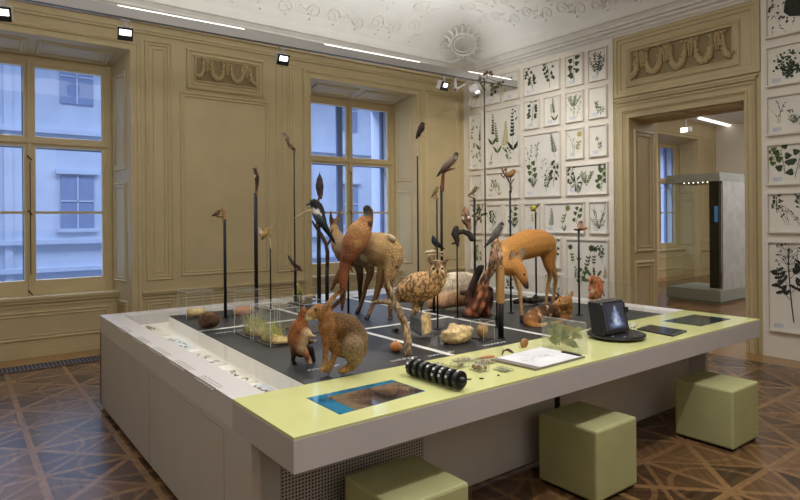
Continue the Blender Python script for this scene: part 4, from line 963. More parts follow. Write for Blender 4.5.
def stand(label, u, v0, v1, t, rpx, perch=(), pm=None, foot=True, group='display poles on the plinth', vperch=None):
    """black pole from the plinth at (u, v0) up to v1, with an optional wooden perch: lists of (u, v, depth, radius px)"""
    b = on_z(u, v0, TOP); tb_ = (b - V((0, 0, EYE))).dot(FWD)
    s = thing('display_pole', label, 'pole', b, group)
    top = W(u, v1, tb_); top.x, top.y = b.x, b.y; rad = rpx * tb_ / FPX
    m = MB(); m.tube([b, top], rad, 10); m.build('pole', POLE, s, smooth=True)
    if foot: m = MB(); m.lathe(b, [(.03, 0), (.03, .005), (rad * 1.2, .007)], 16); m.build('foot', POLE, s)
    for i, pr in enumerate(perch):
        m = MB(); m.tube([W(q[0], q[1], tb_ + q[2]) for q in pr], [q[3] * tb_ / FPX for q in pr], 8, round_ends=True); m.build('perch', pm or WOODP, s, smooth=True)
    return tb_
bn, dbn, bf, blk, gr_ = (120, 92, 62), (66, 50, 40), (190, 160, 116), (26, 26, 28), (112, 106, 100)
# far left pole: small bird on a cut branch
t = stand('dark display pole with pale forked wood, farthest left', 225.5, 318, 219, 0, 1.5, [[(224, 221, 0, 1.7), (224, 212, 0, 1.9), (222.5, 208, 0, 1.4)], [(224, 217, 0, 1.2), (217, 216.5, 0, 1)]])
bird('small brown bird on leftmost pole', t, [(219, 211, -.02, 1.8, bn), (217.5, 213, -.02, 2.4, bn), (215, 214.5, -.02, 1.7, dbn), (212, 216, -.02, .8, dbn)], beak=[(220.3, 210.6, -.02, .5), (221.8, 210.8, -.02, .25)], legs=[[(217.5, 215, -.02), (217.5, 216.5, -.02)]], eyes=[(219.6, 210.5, -.035)], er=.4)
# woodpecker pole
t = stand('thick dark display pole topped by a creeping woodpecker', 256.5, 310, 193, 0, 1.9, [[(256.5, 195, 0, 1.7), (256.5, 168, 0, 1.2)]], pm=WOODP)
bird('slim dark woodpecker clinging upright to the top of its pole', t, [(255, 169.5, -.03, 1.6, (60, 50, 46)), (256, 173, -.04, 2, dbn), (257, 178, -.045, 2.4, dbn), (257, 184, -.04, 1.9, (70, 48, 40)), (256.5, 191, -.03, 1, bn)], beak=[(254, 168.5, -.03, .6), (252, 169, -.03, .3)], patches=[(254.5, 176, -.06, 1.6, (220, 210, 190)), (255, 186, -.06, 1.6, (170, 120, 80))], eyes=[(254.8, 169.3, -.055)], er=.4)
# thistle pole with goldfinch
t = stand('thin display pole carrying a dry thistle with goldfinch', 270.8, 311, 247, 0, .75, [[(270.8, 248, 0, .9), (270, 241, 0, 1), (267, 236, 0, 1.1), (268, 232, 0, .8), (274.5, 223, 0, .5)], [(267, 237, 0, .8), (261, 231, 0, .8), (258.5, 228, 0, .5)], [(268, 235, 0, .7), (272, 233, 0, .6)]], pm=PALEW)
bird('goldfinch with yellow wing bars on a dry thistle', t, [(267, 230, -.03, 2, (170, 130, 60)), (266, 233, -.03, 2.8, (196, 170, 120)), (264, 236, -.03, 2, (150, 130, 60)), (262, 239.5, -.02, .9, dbn)], beak=[(268.6, 229.5, -.03, .6), (270, 229.5, -.03, .25)], beakm=BEAKY, patches=[(265.5, 232.5, -.05, 1.4, (206, 176, 40)), (267.5, 229.5, -.05, 1, (170, 60, 40))], eyes=[(267.6, 229.6, -.045)], er=.35)
bird('pale pinkish finch beside the goldfinch on the thistle', t, [(260, 230.5, -.02, 1.5, (206, 170, 150)), (261, 233.5, -.02, 2.2, (220, 190, 170)), (262.5, 237, -.01, 1.4, (190, 160, 140))], beak=[(258.8, 230.2, -.02, .4), (257.6, 230.5, -.02, .2)], eyes=[(259.6, 230, -.035)], er=.35)
# tall thin pole with two birds on a twig
t = stand('tall thin display pole with two small birds on its tip', 295.3, 312, 151, 0, .75, [[(295, 152, 0, .9), (291, 146, 0, 1), (287, 140, 0, .8), (285, 136, 0, .5)]])
bird('topmost small streaked bird of the pair on a tall thin pole', t, [(285, 134, -.02, 1.8, gr_), (286.5, 137.5, -.02, 2.5, (130, 112, 90)), (288, 141.5, -.02, 1.6, bn), (289, 145, -.02, .8, dbn)], beak=[(283.5, 134, -.02, .5), (282, 134.3, -.02, .2)], patches=[(284.8, 138, -.03, 1.5, (200, 186, 164))], eyes=[(284.4, 133.6, -.035)], er=.4)
bird('lower small dark bird of the pair on a tall thin pole', t, [(289, 144.5, -.03, 1.7, dbn), (291, 146.5, -.03, 2.4, bn), (293, 148.5, -.03, 1.6, dbn), (295.5, 149.5, -.02, .8, dbn)], beak=[(287.6, 144, -.03, .5), (286.5, 143.6, -.03, .2)], patches=[(290, 148.5, -.05, 1.3, (210, 190, 160))], eyes=[(288.6, 144, -.045)], er=.4)
# short pole with a wagtail-like bird, green woodpecker behind it
t = stand('short dark display pole in front of the green woodpecker', 295.6, 309, 272, 0, 1.4, [[(291, 270, -.0, .9), (295.5, 271, 0, 1.3), (299, 270, 0, .8)]])
bird('small bird with raised dark tail on the short pole', t, [(298.5, 266.5, -.02, 1.8, bn), (296.5, 268, -.02, 2.5, (196, 166, 126)), (294, 264.5, -.02, 1.9, dbn), (290.5, 259.5, -.01, 1.5, dbn), (288, 255.5, 0, .8, dbn)], beak=[(300, 266.5, -.02, .5), (301.5, 267, -.02, .2)], wing=[[(296, 265, -.045, 1.4, dbn), (299, 268, -.045, 1.4, dbn), (302.5, 271.5, -.03, .5, dbn)]], eyes=[(299, 266, -.035)], er=.4)
t = 5.66; GW = on_z(296, 309, TOP)
r = thing('birch_log', 'short dark log with white end under the green woodpecker', 'log', GW); m = MB(); m.tube([W(289, 305, t), W(300, 304, t + .02), (W(313, 300, t + .05))], [2.8 * t / FPX, 3.3 * t / FPX, 3.8 * t / FPX], 10, round_ends=True); m.build('log_body', WOODD, r, smooth=True)
m = MB(); m.tube([W(306, 297, t), W(311, 296, t + .02), W(315, 296, t + .04)], [1.5 * t / FPX, 1.9 * t / FPX, 1.2 * t / FPX], 8, round_ends=True); m.build('bark_strip', PALEW, r, smooth=True)
gw_, gy_ = (110, 118, 52), (176, 170, 90)
bird('yellow green woodpecker perched on a log behind the short pole', t, [(297, 286, -.04, 2.6, gy_), (297.5, 290, -.04, 4, gy_), (297.5, 296, -.04, 5, gw_), (298, 301, -.03, 3.6, gw_), (300, 305.5, -.02, 1.6, dbn)], beak=[(296, 284.5, -.05, .8), (294.6, 283, -.05, .3)], patches=[(294.5, 293, -.07, 3, (206, 200, 140)), (300, 296, -.07, 3, (92, 104, 40)), (296.5, 302, -.08, 1.6, (150, 70, 50))], eyes=[(298, 285.5, -.08)], er=.5)
# magpie and starling
t = stand('thick dark pole with pale upright stick below the speckled starling', 319.3, 316, 224, 0, 2.1, [[(319.3, 226, 0, 1.5), (318.3, 212, .03, 1.1), (318.5, 199, .03, 1.2), (320, 196, .03, .9)]])
bird('speckled starling on an upright stick high before the window', t, [(319.6, 175.5, .0, 1.4, (50, 46, 44)), (319.6, 180, 0, 3.2, (70, 62, 58)), (319.6, 186.5, 0, 4.1, (64, 56, 52)), (320, 193, 0, 3.2, (84, 70, 60)), (320.5, 197.5, 0, 2, (140, 110, 80))], beak=[(319.6, 174, 0, .6), (319.8, 172.4, 0, .3)], speck=.7, legs=[[(319, 197, 0), (319, 199.5, 0)]], eyes=[(318.7, 175.6, -.012), (320.6, 175.6, -.012)], er=.4)
t2 = stand('dark pole holding the rough forked branch of the magpie', 327.3, 314, 264, 0, 2., [[(327.3, 266, -.05, 1.9), (327.5, 252, -.1, 2.1), (326, 244, -.13, 1.9), (321, 234, -.18, 1.7), (315, 226, -.2, 1.2), (312.5, 221.5, -.2, .8)], [(326.5, 246, -.13, 1.4), (330.5, 240, -.1, 1.2), (332, 230, -.08, .9)]], pm=WOODD)
t = t2 - .2
bird('black and white magpie with long dark tail on a rough branch', t, [(314, 203.2, 0, 4.6, blk), (317.5, 208, 0, 6, blk), (318.8, 214, 0, 6.6, (40, 44, 46)), (321, 220, 0, 5.6, (58, 72, 70)), (325, 227, .02, 3.4, (36, 50, 52)), (330, 235, .05, 2.3, (34, 44, 46)), (335, 243.5, .08, 1, blk)], vox=.0085, beak=[(310, 203.5, 0, 1.5), (306.3, 205, 0, .6)], patches=[(316, 212.5, -.055, 3.8, (232, 230, 224)), (312.5, 210.5, -.045, 3, (232, 230, 224)), (319.5, 215, -.06, 2.8, (232, 230, 224)), (316, 218, -.045, 4.4, (84, 96, 92)), (325, 215, 0, 1.6, (200, 200, 200))],
     legs=[[(317, 221, -.01), (316, 225.5, 0)], [(319.5, 222, -.01), (318.5, 228, 0)]], eyes=[(312.4, 202, -.03)], er=.6, name='magpie', wing=[[(318, 216, -.05, 2.6, (78, 90, 88)), (322, 222, -.045, 2.6, (48, 60, 62)), (327, 231, -.02, .8, blk)]])
m = MB(); m.tube([W(295, 218, t + .25), W(303, 213.5, t + .18), W(309, 210.5, t + .12), W(314, 211, t + .06)], [.6 * t / FPX, .8 * t / FPX, .9 * t / FPX, .9 * t / FPX], 6, round_ends=True); tw = m.build('dry_twig', PALEW, smooth=True); tag(tw, 'thin pale dry twig reaching left from the magpie', 'twig')
# pheasant on its pole
t = stand('thin display pole under the pheasant', 348.5, 314, 268, 0, 1.1, [[(345, 268.5, -.26, 1.1), (348.5, 268.5, 0, 1.4), (352, 268.5, -.26, 1.1)]])
t -= .3; ru, gd, rd = (156, 102, 62), (182, 138, 84), (138, 84, 54)
def scales(p, c, n):
    k = noise.noise(V(p) * 55); return [a * (1 + .28 * max(-1, min(1, k * 3))) for a in c]
bird('golden brown pheasant with long tail hanging down before the deer', t, [(367, 209, .02, 4.3, (38, 40, 40)), (368.5, 215, .02, 5, (56, 44, 40)), (365, 223, 0, 8.6, ru), (360, 232, -.02, 12, gd), (354.5, 243, -.02, 12.5, ru), (349, 254, -.02, 9.5, rd), (345.5, 263, -.01, 6, rd), (344, 276, 0, 4.6, (160, 96, 56)), (343, 292, .04, 3.6, (150, 96, 60)), (342, 310, .1, 1.6, (120, 80, 52))], vox=.011, beak=[(370.5, 208.5, .02, 1.4), (372.8, 210.4, .02, .6)], beakm=BEAKY,
     patches=[(371, 224, -.06, 3.4, (70, 48, 36)), (366, 213.5, -.02, 3, (60, 70, 60)), (347, 250, -.09, 5, (128, 82, 56)), (358, 243, -.12, 4, gd)], speck=.55, legs=[[(349, 262, -.01), (348.5, 267, .1)], [(353, 261, 0), (351.5, 267, .11)]], eyes=[(368.3, 207.5, -.012)], er=.7, name='pheasant',
     tufts=[[(347, 262, 0, 4.5, rd), (338.5, 275, .02, 3, (116, 78, 54)), (331.5, 290, .05, 1.6, (92, 66, 48))]])
# crow-like bird on tall thin pole by the second window
t = stand('tall thin display pole bending under a dark perched bird', 418.5, 302, 156, 0, .8, [[(418.5, 157, 0, .8), (417.6, 146, 0, .8), (418.3, 140, 0, .7), (422, 134, 0, .5), (427, 134.5, 0, .5)]], pm=PALEW)
bird('dark perched bird alone on a tall thin pole beside the right window', t, [(422.3, 124, -.02, 2.2, (58, 44, 38)), (421.3, 128, -.02, 3.5, (64, 48, 40)), (419, 132.5, -.02, 2.6, (62, 46, 38)), (416.5, 138, -.02, 1.1, (52, 38, 32))], beak=[(424, 123.5, -.02, .7), (425.4, 124, -.02, .3)], legs=[[(420, 134, -.02), (420, 137, 0)]], eyes=[(422.9, 123.4, -.04)], er=.4)
# dove on a bark perch
t = stand('thick dark display pole with bark covered crook at its top', 442.2, 306, 186, 0, 1.35, [[(442.2, 190, 0, 2), (442.8, 178, 0, 1.8), (443.2, 173, 0, 1.5), (447, 170.5, 0, 1.1), (454, 168.5, 0, .7)]], pm=mat('bark_red', (128, 76, 46), .8, .3, 14))
bird('grey brown dove on a crooked bark perch, highest of the middle group', t, [(456, 154, -.02, 2.3, (70, 60, 58)), (455, 157.5, -.02, 3, (110, 96, 88)), (450.5, 161.5, -.02, 4.2, (140, 122, 104)), (445.5, 166.5, -.02, 3.5, (120, 104, 90)), (441, 171.5, -.01, 1.9, (76, 66, 60)), (437, 176.5, 0, .9, (58, 52, 48))], vox=.008, beak=[(457.9, 153.6, -.02, .7), (459.4, 154.3, -.02, .3)], patches=[(456.5, 158, -.04, 1.6, (206, 200, 190))], legs=[[(449.5, 166, -.02), (449.5, 169.5, 0)], [(447, 167, -.02), (447.5, 170, 0)]], eyes=[(456.5, 153.3, -.045)], er=.5)
# small bird on thin pole beside it, blackbird on fungus
t = stand('thin display pole with small finch, standing before the owl', 437.8, 329, 199, 0, .85, [[(437.8, 200, 0, 1), (437, 197, 0, 1.4), (434, 198, 0, 1)]])
bird('small greenish finch on a thin pole left of the bark crook', t, [(436.8, 188, -.01, 1.7, (106, 100, 60)), (435.5, 191, -.01, 2.3, (130, 116, 66)), (433.7, 194, -.01, 1.5, bn), (431.5, 197.5, -.01, .7, dbn)], vox=.0055, beak=[(438.2, 187.5, -.01, .5), (439.2, 187.8, -.01, .25)], legs=[[(435.8, 193, -.01), (436, 196, 0)]], eyes=[(437.2, 187.5, -.025)], er=.35)
t = stand('short dark post carrying pale bracket fungi', 434, 312, 261, 0, 1.3, [[(426, 252.5, 0, 1.4), (433, 251.5, -.03, 1.9), (440, 252.5, 0, 1.5), (443, 252, 0, 1)], [(429, 255, -.02, 1.3), (436, 254.5, -.02, 1.9), (442, 255.5, 0, 1.1)], [(434, 262, 0, 1.2), (434, 254, 0, 1.2)]], pm=PALEW)
bird('small black bird standing on pale bracket fungi above the owl', t, [(433.4, 238, -.02, 2.1, (30, 34, 38)), (434.5, 241.5, -.02, 3.2, (34, 38, 42)), (437.5, 244.5, -.02, 3, (32, 36, 40)), (441, 247, -.02, 1.5, (28, 30, 32)), (444.5, 249, -.01, .7, (24, 24, 26))], beak=[(432.6, 236.6, -.02, .6), (432.4, 234.8, -.02, .25)], legs=[[(435.5, 246, -.02), (435, 251, 0)], [(437.2, 247, -.02), (437, 251, 0)]], eyes=[(432.9, 237.4, -.038)], er=.4)
# hoopoe-like bird on a dark knotty branch
t = stand('thin display pole holding dark knotty branch with a large crested bird', 457.6, 318, 245, 0, .8, [[(457.6, 246, 0, 1.4), (457, 240, 0, 2.8), (454.8, 234, 0, 4), (456, 228.5, 0, 3)], [(456, 233, 0, 3), (463, 231.5, 0, 2.3), (469, 234, 0, 3), (472, 238.5, 0, 3.2)], [(456.5, 243, 0, 1.3), (452.5, 243.5, 0, 1)]], pm=mat('branch_black', (48, 38, 34), .8, .3, 14))
bird('large brown banded bird with pale wing bars on a dark knotty branch', t, [(465.5, 210.5, -.03, 3, (140, 104, 82)), (465.5, 215, -.03, 4.4, (140, 104, 84)), (466.5, 220.5, -.03, 4.8, (112, 86, 70)), (468.5, 226, -.03, 2.8, (130, 104, 84)), (470.5, 230.5, -.02, 1.5, (206, 200, 196))], vox=.0075, beak=[(465, 208.5, -.03, .7), (464.3, 206.6, -.03, .3)], patches=[(462.6, 218, -.05, 1.8, (220, 206, 190)), (463, 223, -.05, 1.5, (84, 66, 56)), (469, 217, -.06, 1.4, (220, 206, 190)), (466.5, 217, -.07, 1.6, (90, 64, 52))], post=mottle(40, .8, 1.2), eyes=[(464.6, 210.3, -.06)], er=.5)
# small bird, thin pole
t = stand('dark display pole beside the tallest pole, small bird on top', 475.2, 308, 198, 0, 1.15, [[(474.5, 198.5, 0, 1.2), (470, 196.5, 0, .8), (468, 196, 0, .6)]])
bird('small olive bird on the dark pole beside the tallest pole', t, [(475.6, 187.5, -.01, 1.7, (130, 112, 74)), (474.2, 190.5, -.01, 2.2, (124, 106, 70)), (471.8, 193, -.01, 1.5, bn), (468.5, 195.3, -.01, .7, dbn)], beak=[(477, 187.2, -.01, .5), (478.2, 187.5, -.01, .2)], legs=[[(473.5, 192.5, -.01), (473.5, 196, 0)]], eyes=[(476, 187, -.027)], er=.35)
lf = thing('leafy_sprig', 'sprig of brown green leaves fixed to the dark pole under the olive bird', 'leaves', W(477, 225, t)); m = MB(); rr = random.Random(21)
m.tube([W(475.5, 226, t), W(478, 216, t - .03), W(483, 206, t - .03)], .35 * t / FPX, 5); m.tube([W(477, 219, t - .02), W(480.5, 214, t - .04)], .3 * t / FPX, 5); m.build('sprig_stem', WOODD, lf)
m = MB()
for u, v in ((479, 206), (483, 205), (484, 210), (480, 211), (477, 213), (482, 215), (478.5, 219), (474, 216), (481, 221), (476, 222), (485, 214)):
    c = W(u, v, t - rr.uniform(.0, .06)); a = rr.uniform(0, 6); q = Matrix.Rotation(a, 3, 'Y') @ Matrix.Rotation(rr.uniform(-.6, .6), 3, 'X'); s_ = rr.uniform(.018, .028); m.face([c + q @ V((x * s_, 0, z * s_)) for x, z in ((0, -1), (.5, -.3), (.55, .4), (0, 1), (-.55, .4), (-.5, -.3))])
m.build('sprig_leaves', mat('leaf_mixed', (98, 92, 54), .8, .4, 30), lf)
# tallest pole with ivy
t = stand('tallest thin display pole rising to ivy leaves near the rail', 486, 311, 78, 0, .65)
base = W(486, 80, t); iv = thing('ivy_spray', 'spray of green ivy tied to the top of the tallest pole', 'ivy', base)
m = MB()
for ch in ([(486, 84, 0), (487, 78, 0), (492, 80, 0), (498, 82, .02), (503, 81, .04)], [(486, 82, 0), (483, 79, 0), (480, 76, .0)], [(486.5, 79, 0), (488, 74, 0), (490, 71.5, 0)]): m.tube([W(u, v, t + d) for u, v, d in ch], .3 * t / FPX, 5)
m.build('ivy_stem', WOODD, iv)
rr = random.Random(8); m = MB()
for u, v in ((480, 79), (481, 83), (484, 81), (479, 76), (483, 86), (486, 73), (490, 73.5), (488, 72), (492, 85), (495, 83), (493, 88), (499, 84), (503, 82), (498, 87), (491, 91), (484, 89), (477.5, 81), (501, 86)):
    c = W(u, v, t + rr.uniform(-.05, .05)); a = rr.uniform(0, 6); s = rr.uniform(.016, .026); q = Matrix.Rotation(a, 3, 'Y') @ Matrix.Rotation(rr.uniform(-.7, .7), 3, 'X') @ Matrix.Rotation(rr.uniform(-.7, .7), 3, 'Z')
    m.face([c + q @ V((x * s, 0, z * s)) for x, z in ((0, -1), (.75, -.55), (1.15, .2), (.55, .3), (0, 1.3), (-.55, .3), (-1.15, .2), (-.75, -.55))])
m.build('ivy_leaves', mat('ivy_green', (92, 96, 60), .6, .4, 40), iv)
m = MB()
for u, v in ((487, 72), (490.5, 72), (484.5, 74), (492, 74.5)): m.ell(W(u, v, t - .05), .014, None, 8, 6)
m.build('ivy_berries', mat('ivy_berry', (104, 70, 56), .6), iv, smooth=True)
# robin pole
t = stand('dark display pole topped by a leafy fork with robin', 511, 313, 190, 0, 1.0, [[(511, 192, 0, .9), (510.5, 184, 0, .8), (507, 178, 0, .7), (503, 172, 0, .5)], [(510.5, 184, 0, .6), (514, 179, 0, .5)], [(510.8, 181, 0, .5), (510, 176, 0, .6), (513, 174, 0, .4)]], pm=WOODD)
bird('orange brown robin perched on a forked twig above the grey falcon', t, [(513.5, 171, -.02, 2.3, (140, 106, 66)), (511, 174, -.02, 3.4, (146, 110, 68)), (507.5, 175, -.02, 2.7, (136, 100, 64)), (504.5, 175.8, -.01, .9, dbn)], beak=[(514.6, 171, -.02, .5), (516, 171.3, -.02, .2)], legs=[[(511, 176, -.02), (511, 178, 0)]], eyes=[(513.5, 171, -.035)], er=.35)
lf = thing('dry_leaf_tuft', 'dry brown leaves on the twig behind the robin', 'leaves', W(504, 174, t)); m = MB()
for u, v in ((501.5, 175), (503, 171), (504, 173.5), (502, 169), (506, 172), (503.5, 177), (505.5, 169.5)):
    c = W(u, v, t + rr.uniform(0, .05)); a = rr.uniform(0, 6); q = Matrix.Rotation(a, 3, 'Y') @ Matrix.Rotation(rr.uniform(-.6, .6), 3, 'X'); s = .02; m.face([c + q @ V((x * s, 0, z * s)) for x, z in ((0, -1), (.5, -.2), (.4, .5), (0, 1), (-.4, .5), (-.5, -.2))])
m.build('leaf_blades', mat('leaf_dry', (112, 80, 48), .8, .3, 30), lf)
# yellow bird
t = stand('thin display pole behind the red deer with yellow bird on top', 536.3, 304, 213, 0, .9, [[(536.3, 214, 0, .8), (535, 210.5, 0, .9), (532, 210.5, 0, .6)]])
bird('bright yellow small bird on the pole behind the red deer', t, [(532.5, 207, -.02, 1.8, (206, 190, 80)), (534.2, 208, -.02, 2.4, (214, 196, 76)), (536.8, 206, -.02, 1.7, (110, 104, 60)), (539.5, 204, -.01, .8, (70, 66, 50))], beak=[(530.8, 207.2, -.02, .5), (529.7, 207.6, -.02, .2)], patches=[(537, 205.5, -.03, 1.8, (90, 92, 64))], legs=[[(534, 210, -.02), (534, 211, 0)], [(535, 210, -.02), (535, 211.2, 0)]], eyes=[(532, 206.5, -.037)], er=.35)
t = stand('dark display pole at the right with brown bird on a round nest', 579.3, 315, 231, 0, 1.0, [[(574.5, 229.5, 0, .8), (579, 230, 0, 1.2), (584, 229.3, 0, .9)]], pm=WOODD)
bird('brown bird with white front on the rightmost display pole', t, [(581, 222.5, -.02, 2, (90, 66, 50)), (580, 226, -.02, 3, (180, 140, 108)), (583, 228, -.02, 2.2, (176, 128, 92)), (587.5, 228.3, -.01, .9, (150, 108, 76))], beak=[(579.3, 221.8, -.02, .5), (577.9, 222, -.02, .2)], patches=[(578.6, 227, -.04, 1.5, (226, 210, 190)), (581.5, 221, -.02, 1.4, (70, 50, 40))], legs=[[(580, 228.5, -.02), (580, 230, 0)]], eyes=[(580.5, 222, -.037)], er=.4)
# kestrel on its post, grey falcon behind
t = stand('stout post with pale wooden top under the kestrel', 501, 338, 299, 0, 2.9, [[(500.5, 301, 0, 4.1), (500.3, 269, 0, 3.9)]], pm=mat('post_wood', (170, 128, 74), .7, .2, 20, stretch=(1, 1, .2)))
kb, kh = (150, 118, 96), (176, 140, 96)
def streak(p, c, n):
    k = noise.noise(V((p.x * 90, p.y * 90, p.z * 30))); return [a * (1 + .3 * max(-1, min(1, k * 3))) for a in c]
bird('kestrel standing on a pale topped post, tail hanging past it', t, [(497.3, 243, 0, 4.4, kh), (497, 248, 0, 5, (168, 136, 104)), (496.5, 256, 0, 7.2, kb), (495, 264, .01, 5.6, (134, 106, 90)), (491, 272, .02, 3.4, (110, 92, 82)), (484.5, 284.5, .04, 1.3, (96, 80, 70))], vox=.0085, beak=[(493.2, 243.8, -.0, 1), (492.2, 245.4, 0, .4)], patches=[(501.5, 255, -.02, 3, (206, 178, 140)), (497, 240.5, -.02, 2.5, (150, 110, 74))], post=streak,
     legs=[[(499.5, 262, -.01), (500, 268.5, -.0)], [(502, 262, 0), (502, 268.5, 0)]], eyes=[(495, 242.4, -.028)], er=.6, name='kestrel', wing=[[(493, 252, -.03, 3, (146, 110, 88)), (492, 262, -.03, 3.4, (128, 98, 82)), (487.5, 276, .0, 1.2, (90, 72, 62))]])
m = MB(); m.tube([W(498, 268.5, t), W(501, 267.5, t - .03), W(504, 268.5, t)], .8 * t / FPX, 6); kf = m.build('brass_clip', mat('brass', (196, 160, 70), .3, metal=.9)); tag(kf, 'small brass clip at the feet of the kestrel', 'clip')
t = stand('thin display pole under the slender grey falcon, just behind the kestrel', 497, 327, 240, 0, .8)
bird('slender dark grey falcon with long tail above the kestrel', t, [(501.6, 224, -.02, 2.4, (44, 40, 40)), (500, 227.3, -.02, 3.4, (100, 96, 92)), (496.5, 232.5, -.02, 4, (104, 98, 92)), (492.5, 238.5, -.02, 2.9, (88, 82, 78)), (488, 243.5, -.01, 1.6, (74, 68, 64)), (484, 247.5, 0, .8, (60, 56, 54))], vox=.0075, beak=[(503.3, 224, -.02, .7), (504.4, 225, -.02, .3)], patches=[(502, 226.3, -.03, 1.2, (220, 214, 200))], legs=[[(498, 235, -.01), (497.3, 239.5, 0)]], eyes=[(502.2, 223.4, -.043)], er=.45, name='grey_falcon')
# ---- eagle owl on its stone
t = 4.13; R0 = on_z(420, 336, TOP)
ow, od, oc = (176, 138, 92), (84, 64, 44), (214, 190, 150)
OWLF = fur('owl_feathers', .75, 120, (1, 1, 1), .3, .3, spk=(48, 48, 30)); b_ird = FEATHER; FEATHER = OWLF
bird('big mottled brown eagle owl with raised ear tufts, leaning forward on a stone', t, [(438, 268, -.02, 8.6, ow), (436.5, 277, -.02, 11, ow), (429, 284, 0, 14.5, ow), (417, 287.5, .02, 15.5, ow), (406, 292, .03, 11.5, ow), (397, 299, .05, 5, od)], vox=.0115, beak=[(437.5, 271, -.095, 1.4), (437.8, 274, -.09, .6)],
     patches=[(444.5, 281, -.05, 4, oc), (432, 269.5, -.07, 3.6, (206, 180, 136)), (443, 269.5, -.07, 3.6, (206, 180, 136)), (437.5, 264, -.05, 3.6, (110, 86, 66)), (420, 302, .0, 6, (110, 84, 56)), (404, 300, .0, 4, od)], legs=[[(418, 300, -.01), (415, 313, 0)], [(424, 299, .02), (421, 312, .03)]], eyes=[(433.4, 268.6, -.074), (441.9, 268.6, -.074)], er=1.2, name='eagle_owl',
     tufts=[[(432, 263, -.04, 2.6, od), (429.6, 259, -.03, 2, od), (427.8, 255.5, -.02, .8, od)], [(443, 263, -.04, 2.6, od), (446, 260.5, -.03, 2, od), (449, 258.5, -.02, .8, od)], [(419, 300, 0, 5, oc), (416, 308, 0, 4.6, (190, 158, 110)), (413.5, 313, .0, 3, (190, 158, 110))]], speck=1.)
FEATHER = b_ird
# ================================================================== STONES, WOOD AND CASES ON THE PLINTH
def lump(mb, c, r, seed_, amp=.25, freq=1.6, seg=20, rings=14, flat=True):
    n0 = len(mb.bm.verts); mb.ell((0, 0, 0), 1, None, seg, rings); mb.bm.verts.ensure_lookup_table()
    for v in mb.bm.verts[n0:]:
        d = v.co.normalized(); k = 1 + amp * noise.noise(d * freq + V((seed_, seed_ * 2, 0))) + amp * .5 * noise.noise(d * freq * 2.7 + V((seed_, 0, 5)))
        p = V((d.x * r[0] * k, d.y * r[1] * k, d.z * r[2] * k))
        if flat: p.z = max(p.z, -r[2] * .72)
        v.co = V(c) + p
CREAM = mat('stone_cream', (208, 180, 128), .7, .5, 30, bump=1., bscale=26); GREYST = mat('stone_grey', (96, 98, 98), .8, .3, 20, bump=.8, bscale=40)
c = on_z(460, 343, TOP); s = thing('cream_stone', 'large knobbly cream coloured stone near the lime counter', 'stone', c)
m = MB(); lump(m, c + V((0, .03, .05)), (.125, .075, .068), 3, .28, 2.2); m.build('stone_body', CREAM, s, smooth=True)
c = on_z(420, 334, TOP); s = thing('owl_stone', 'blocky stone, grey at left and cream at right, under the owl', 'stone', c)
t = 4.13; q = lambda u, v, d: W(u, v, t + d)
m = MB(); m.hexa([q(410, 330, .0), q(422, 337, -.1), q(424, 333, .02), q(412, 328, .1), q(409.5, 316, .02), q(421, 318.5, -.08), q(423, 315, .04), q(411, 313.5, .11)]); m.build('stone_grey_part', GREYST, s, bevel=.012)
m = MB(); m.hexa([q(421, 336.5, -.08), q(430, 334, -.04), q(432, 331, .08), q(422, 333, .04), q(420.5, 317, -.07), q(428, 313, -.02), q(430.5, 311, .09), q(421, 313.5, .05)]); m.build('stone_cream_part', CREAM, s, bevel=.012)
# orange fruit, small black lump
c = on_z(396, 351.5, TOP); s = thing('orange_fruit', 'orange egg shaped fruit beside the foot of the driftwood', 'fruit', c); r_f = 6.2 * 3.63 / FPX
m = MB(); m.lathe(c, [(.004, .0), (r_f * .7, .006), (r_f, r_f * .6), (r_f * .95, r_f * 1.05), (r_f * .6, r_f * 1.5), (.008, r_f * 1.66)], 20); m.build('fruit_body', mat('fruit_orange', (204, 134, 72), .5, .15, 14), s, smooth=True)
m = MB(); m.tube([c + V((0, 0, r_f * 1.62)), c + V((.004, 0, r_f * 1.85))], .003, 6); m.build('fruit_stalk', WOODD, s)
c = on_z(396, 332, TOP); s = thing('black_beetle', 'small black beetle on the plinth behind the driftwood', 'beetle', c)
m = MB(); m.ell(c + V((0, 0, .016)), (.026, .016, .015), None, 12, 8); m.ell(c + V((-.024, -.008, .014)), .010, None, 8, 6); m.build('beetle_body', mat('beetle_black', (18, 18, 20), .3), s, smooth=True)
m = MB()
for k in range(3):
    for sg in (-1, 1): o_ = c + V((-.012 + .012 * k, 0, .014)); m.tube([o_, o_ + V((0, sg * .022, .008)), o_ + V((0, sg * .034, -.013))], .0018, 5)
m.build('beetle_legs', mat('beetle_black', (18, 18, 20), .3), s)
# driftwood
t = 3.62; s = thing('driftwood', 'bleached driftwood branch arching in front of the owl', 'driftwood', on_z(408, 356, TOP)); dw, dw2 = (158, 134, 104), (118, 96, 74)
body('driftwood_branch', [px([(408, 354, -.03, 4.3, dw), (407.5, 340, -.02, 4.2, dw), (405.5, 327, 0, 3.9, dw), (401, 315, .03, 3.9, dw2), (396, 306, .06, 3.8, dw), (389, 302.3, .1, 3.2, dw), (380, 302, .14, 2.4, dw2), (373, 303, .18, 1.6, dw)], t), px([(397, 307, .05, 3.4, dw), (393, 298, .08, 3, dw2), (390, 289, .1, 2.2, dw), (388, 281, .11, 1, dw)], t), px([(404, 322, .0, 3, dw2), (398, 312, .0, 2.4, dw2)], t)], BARK, s, .0075, 1, post=streak)
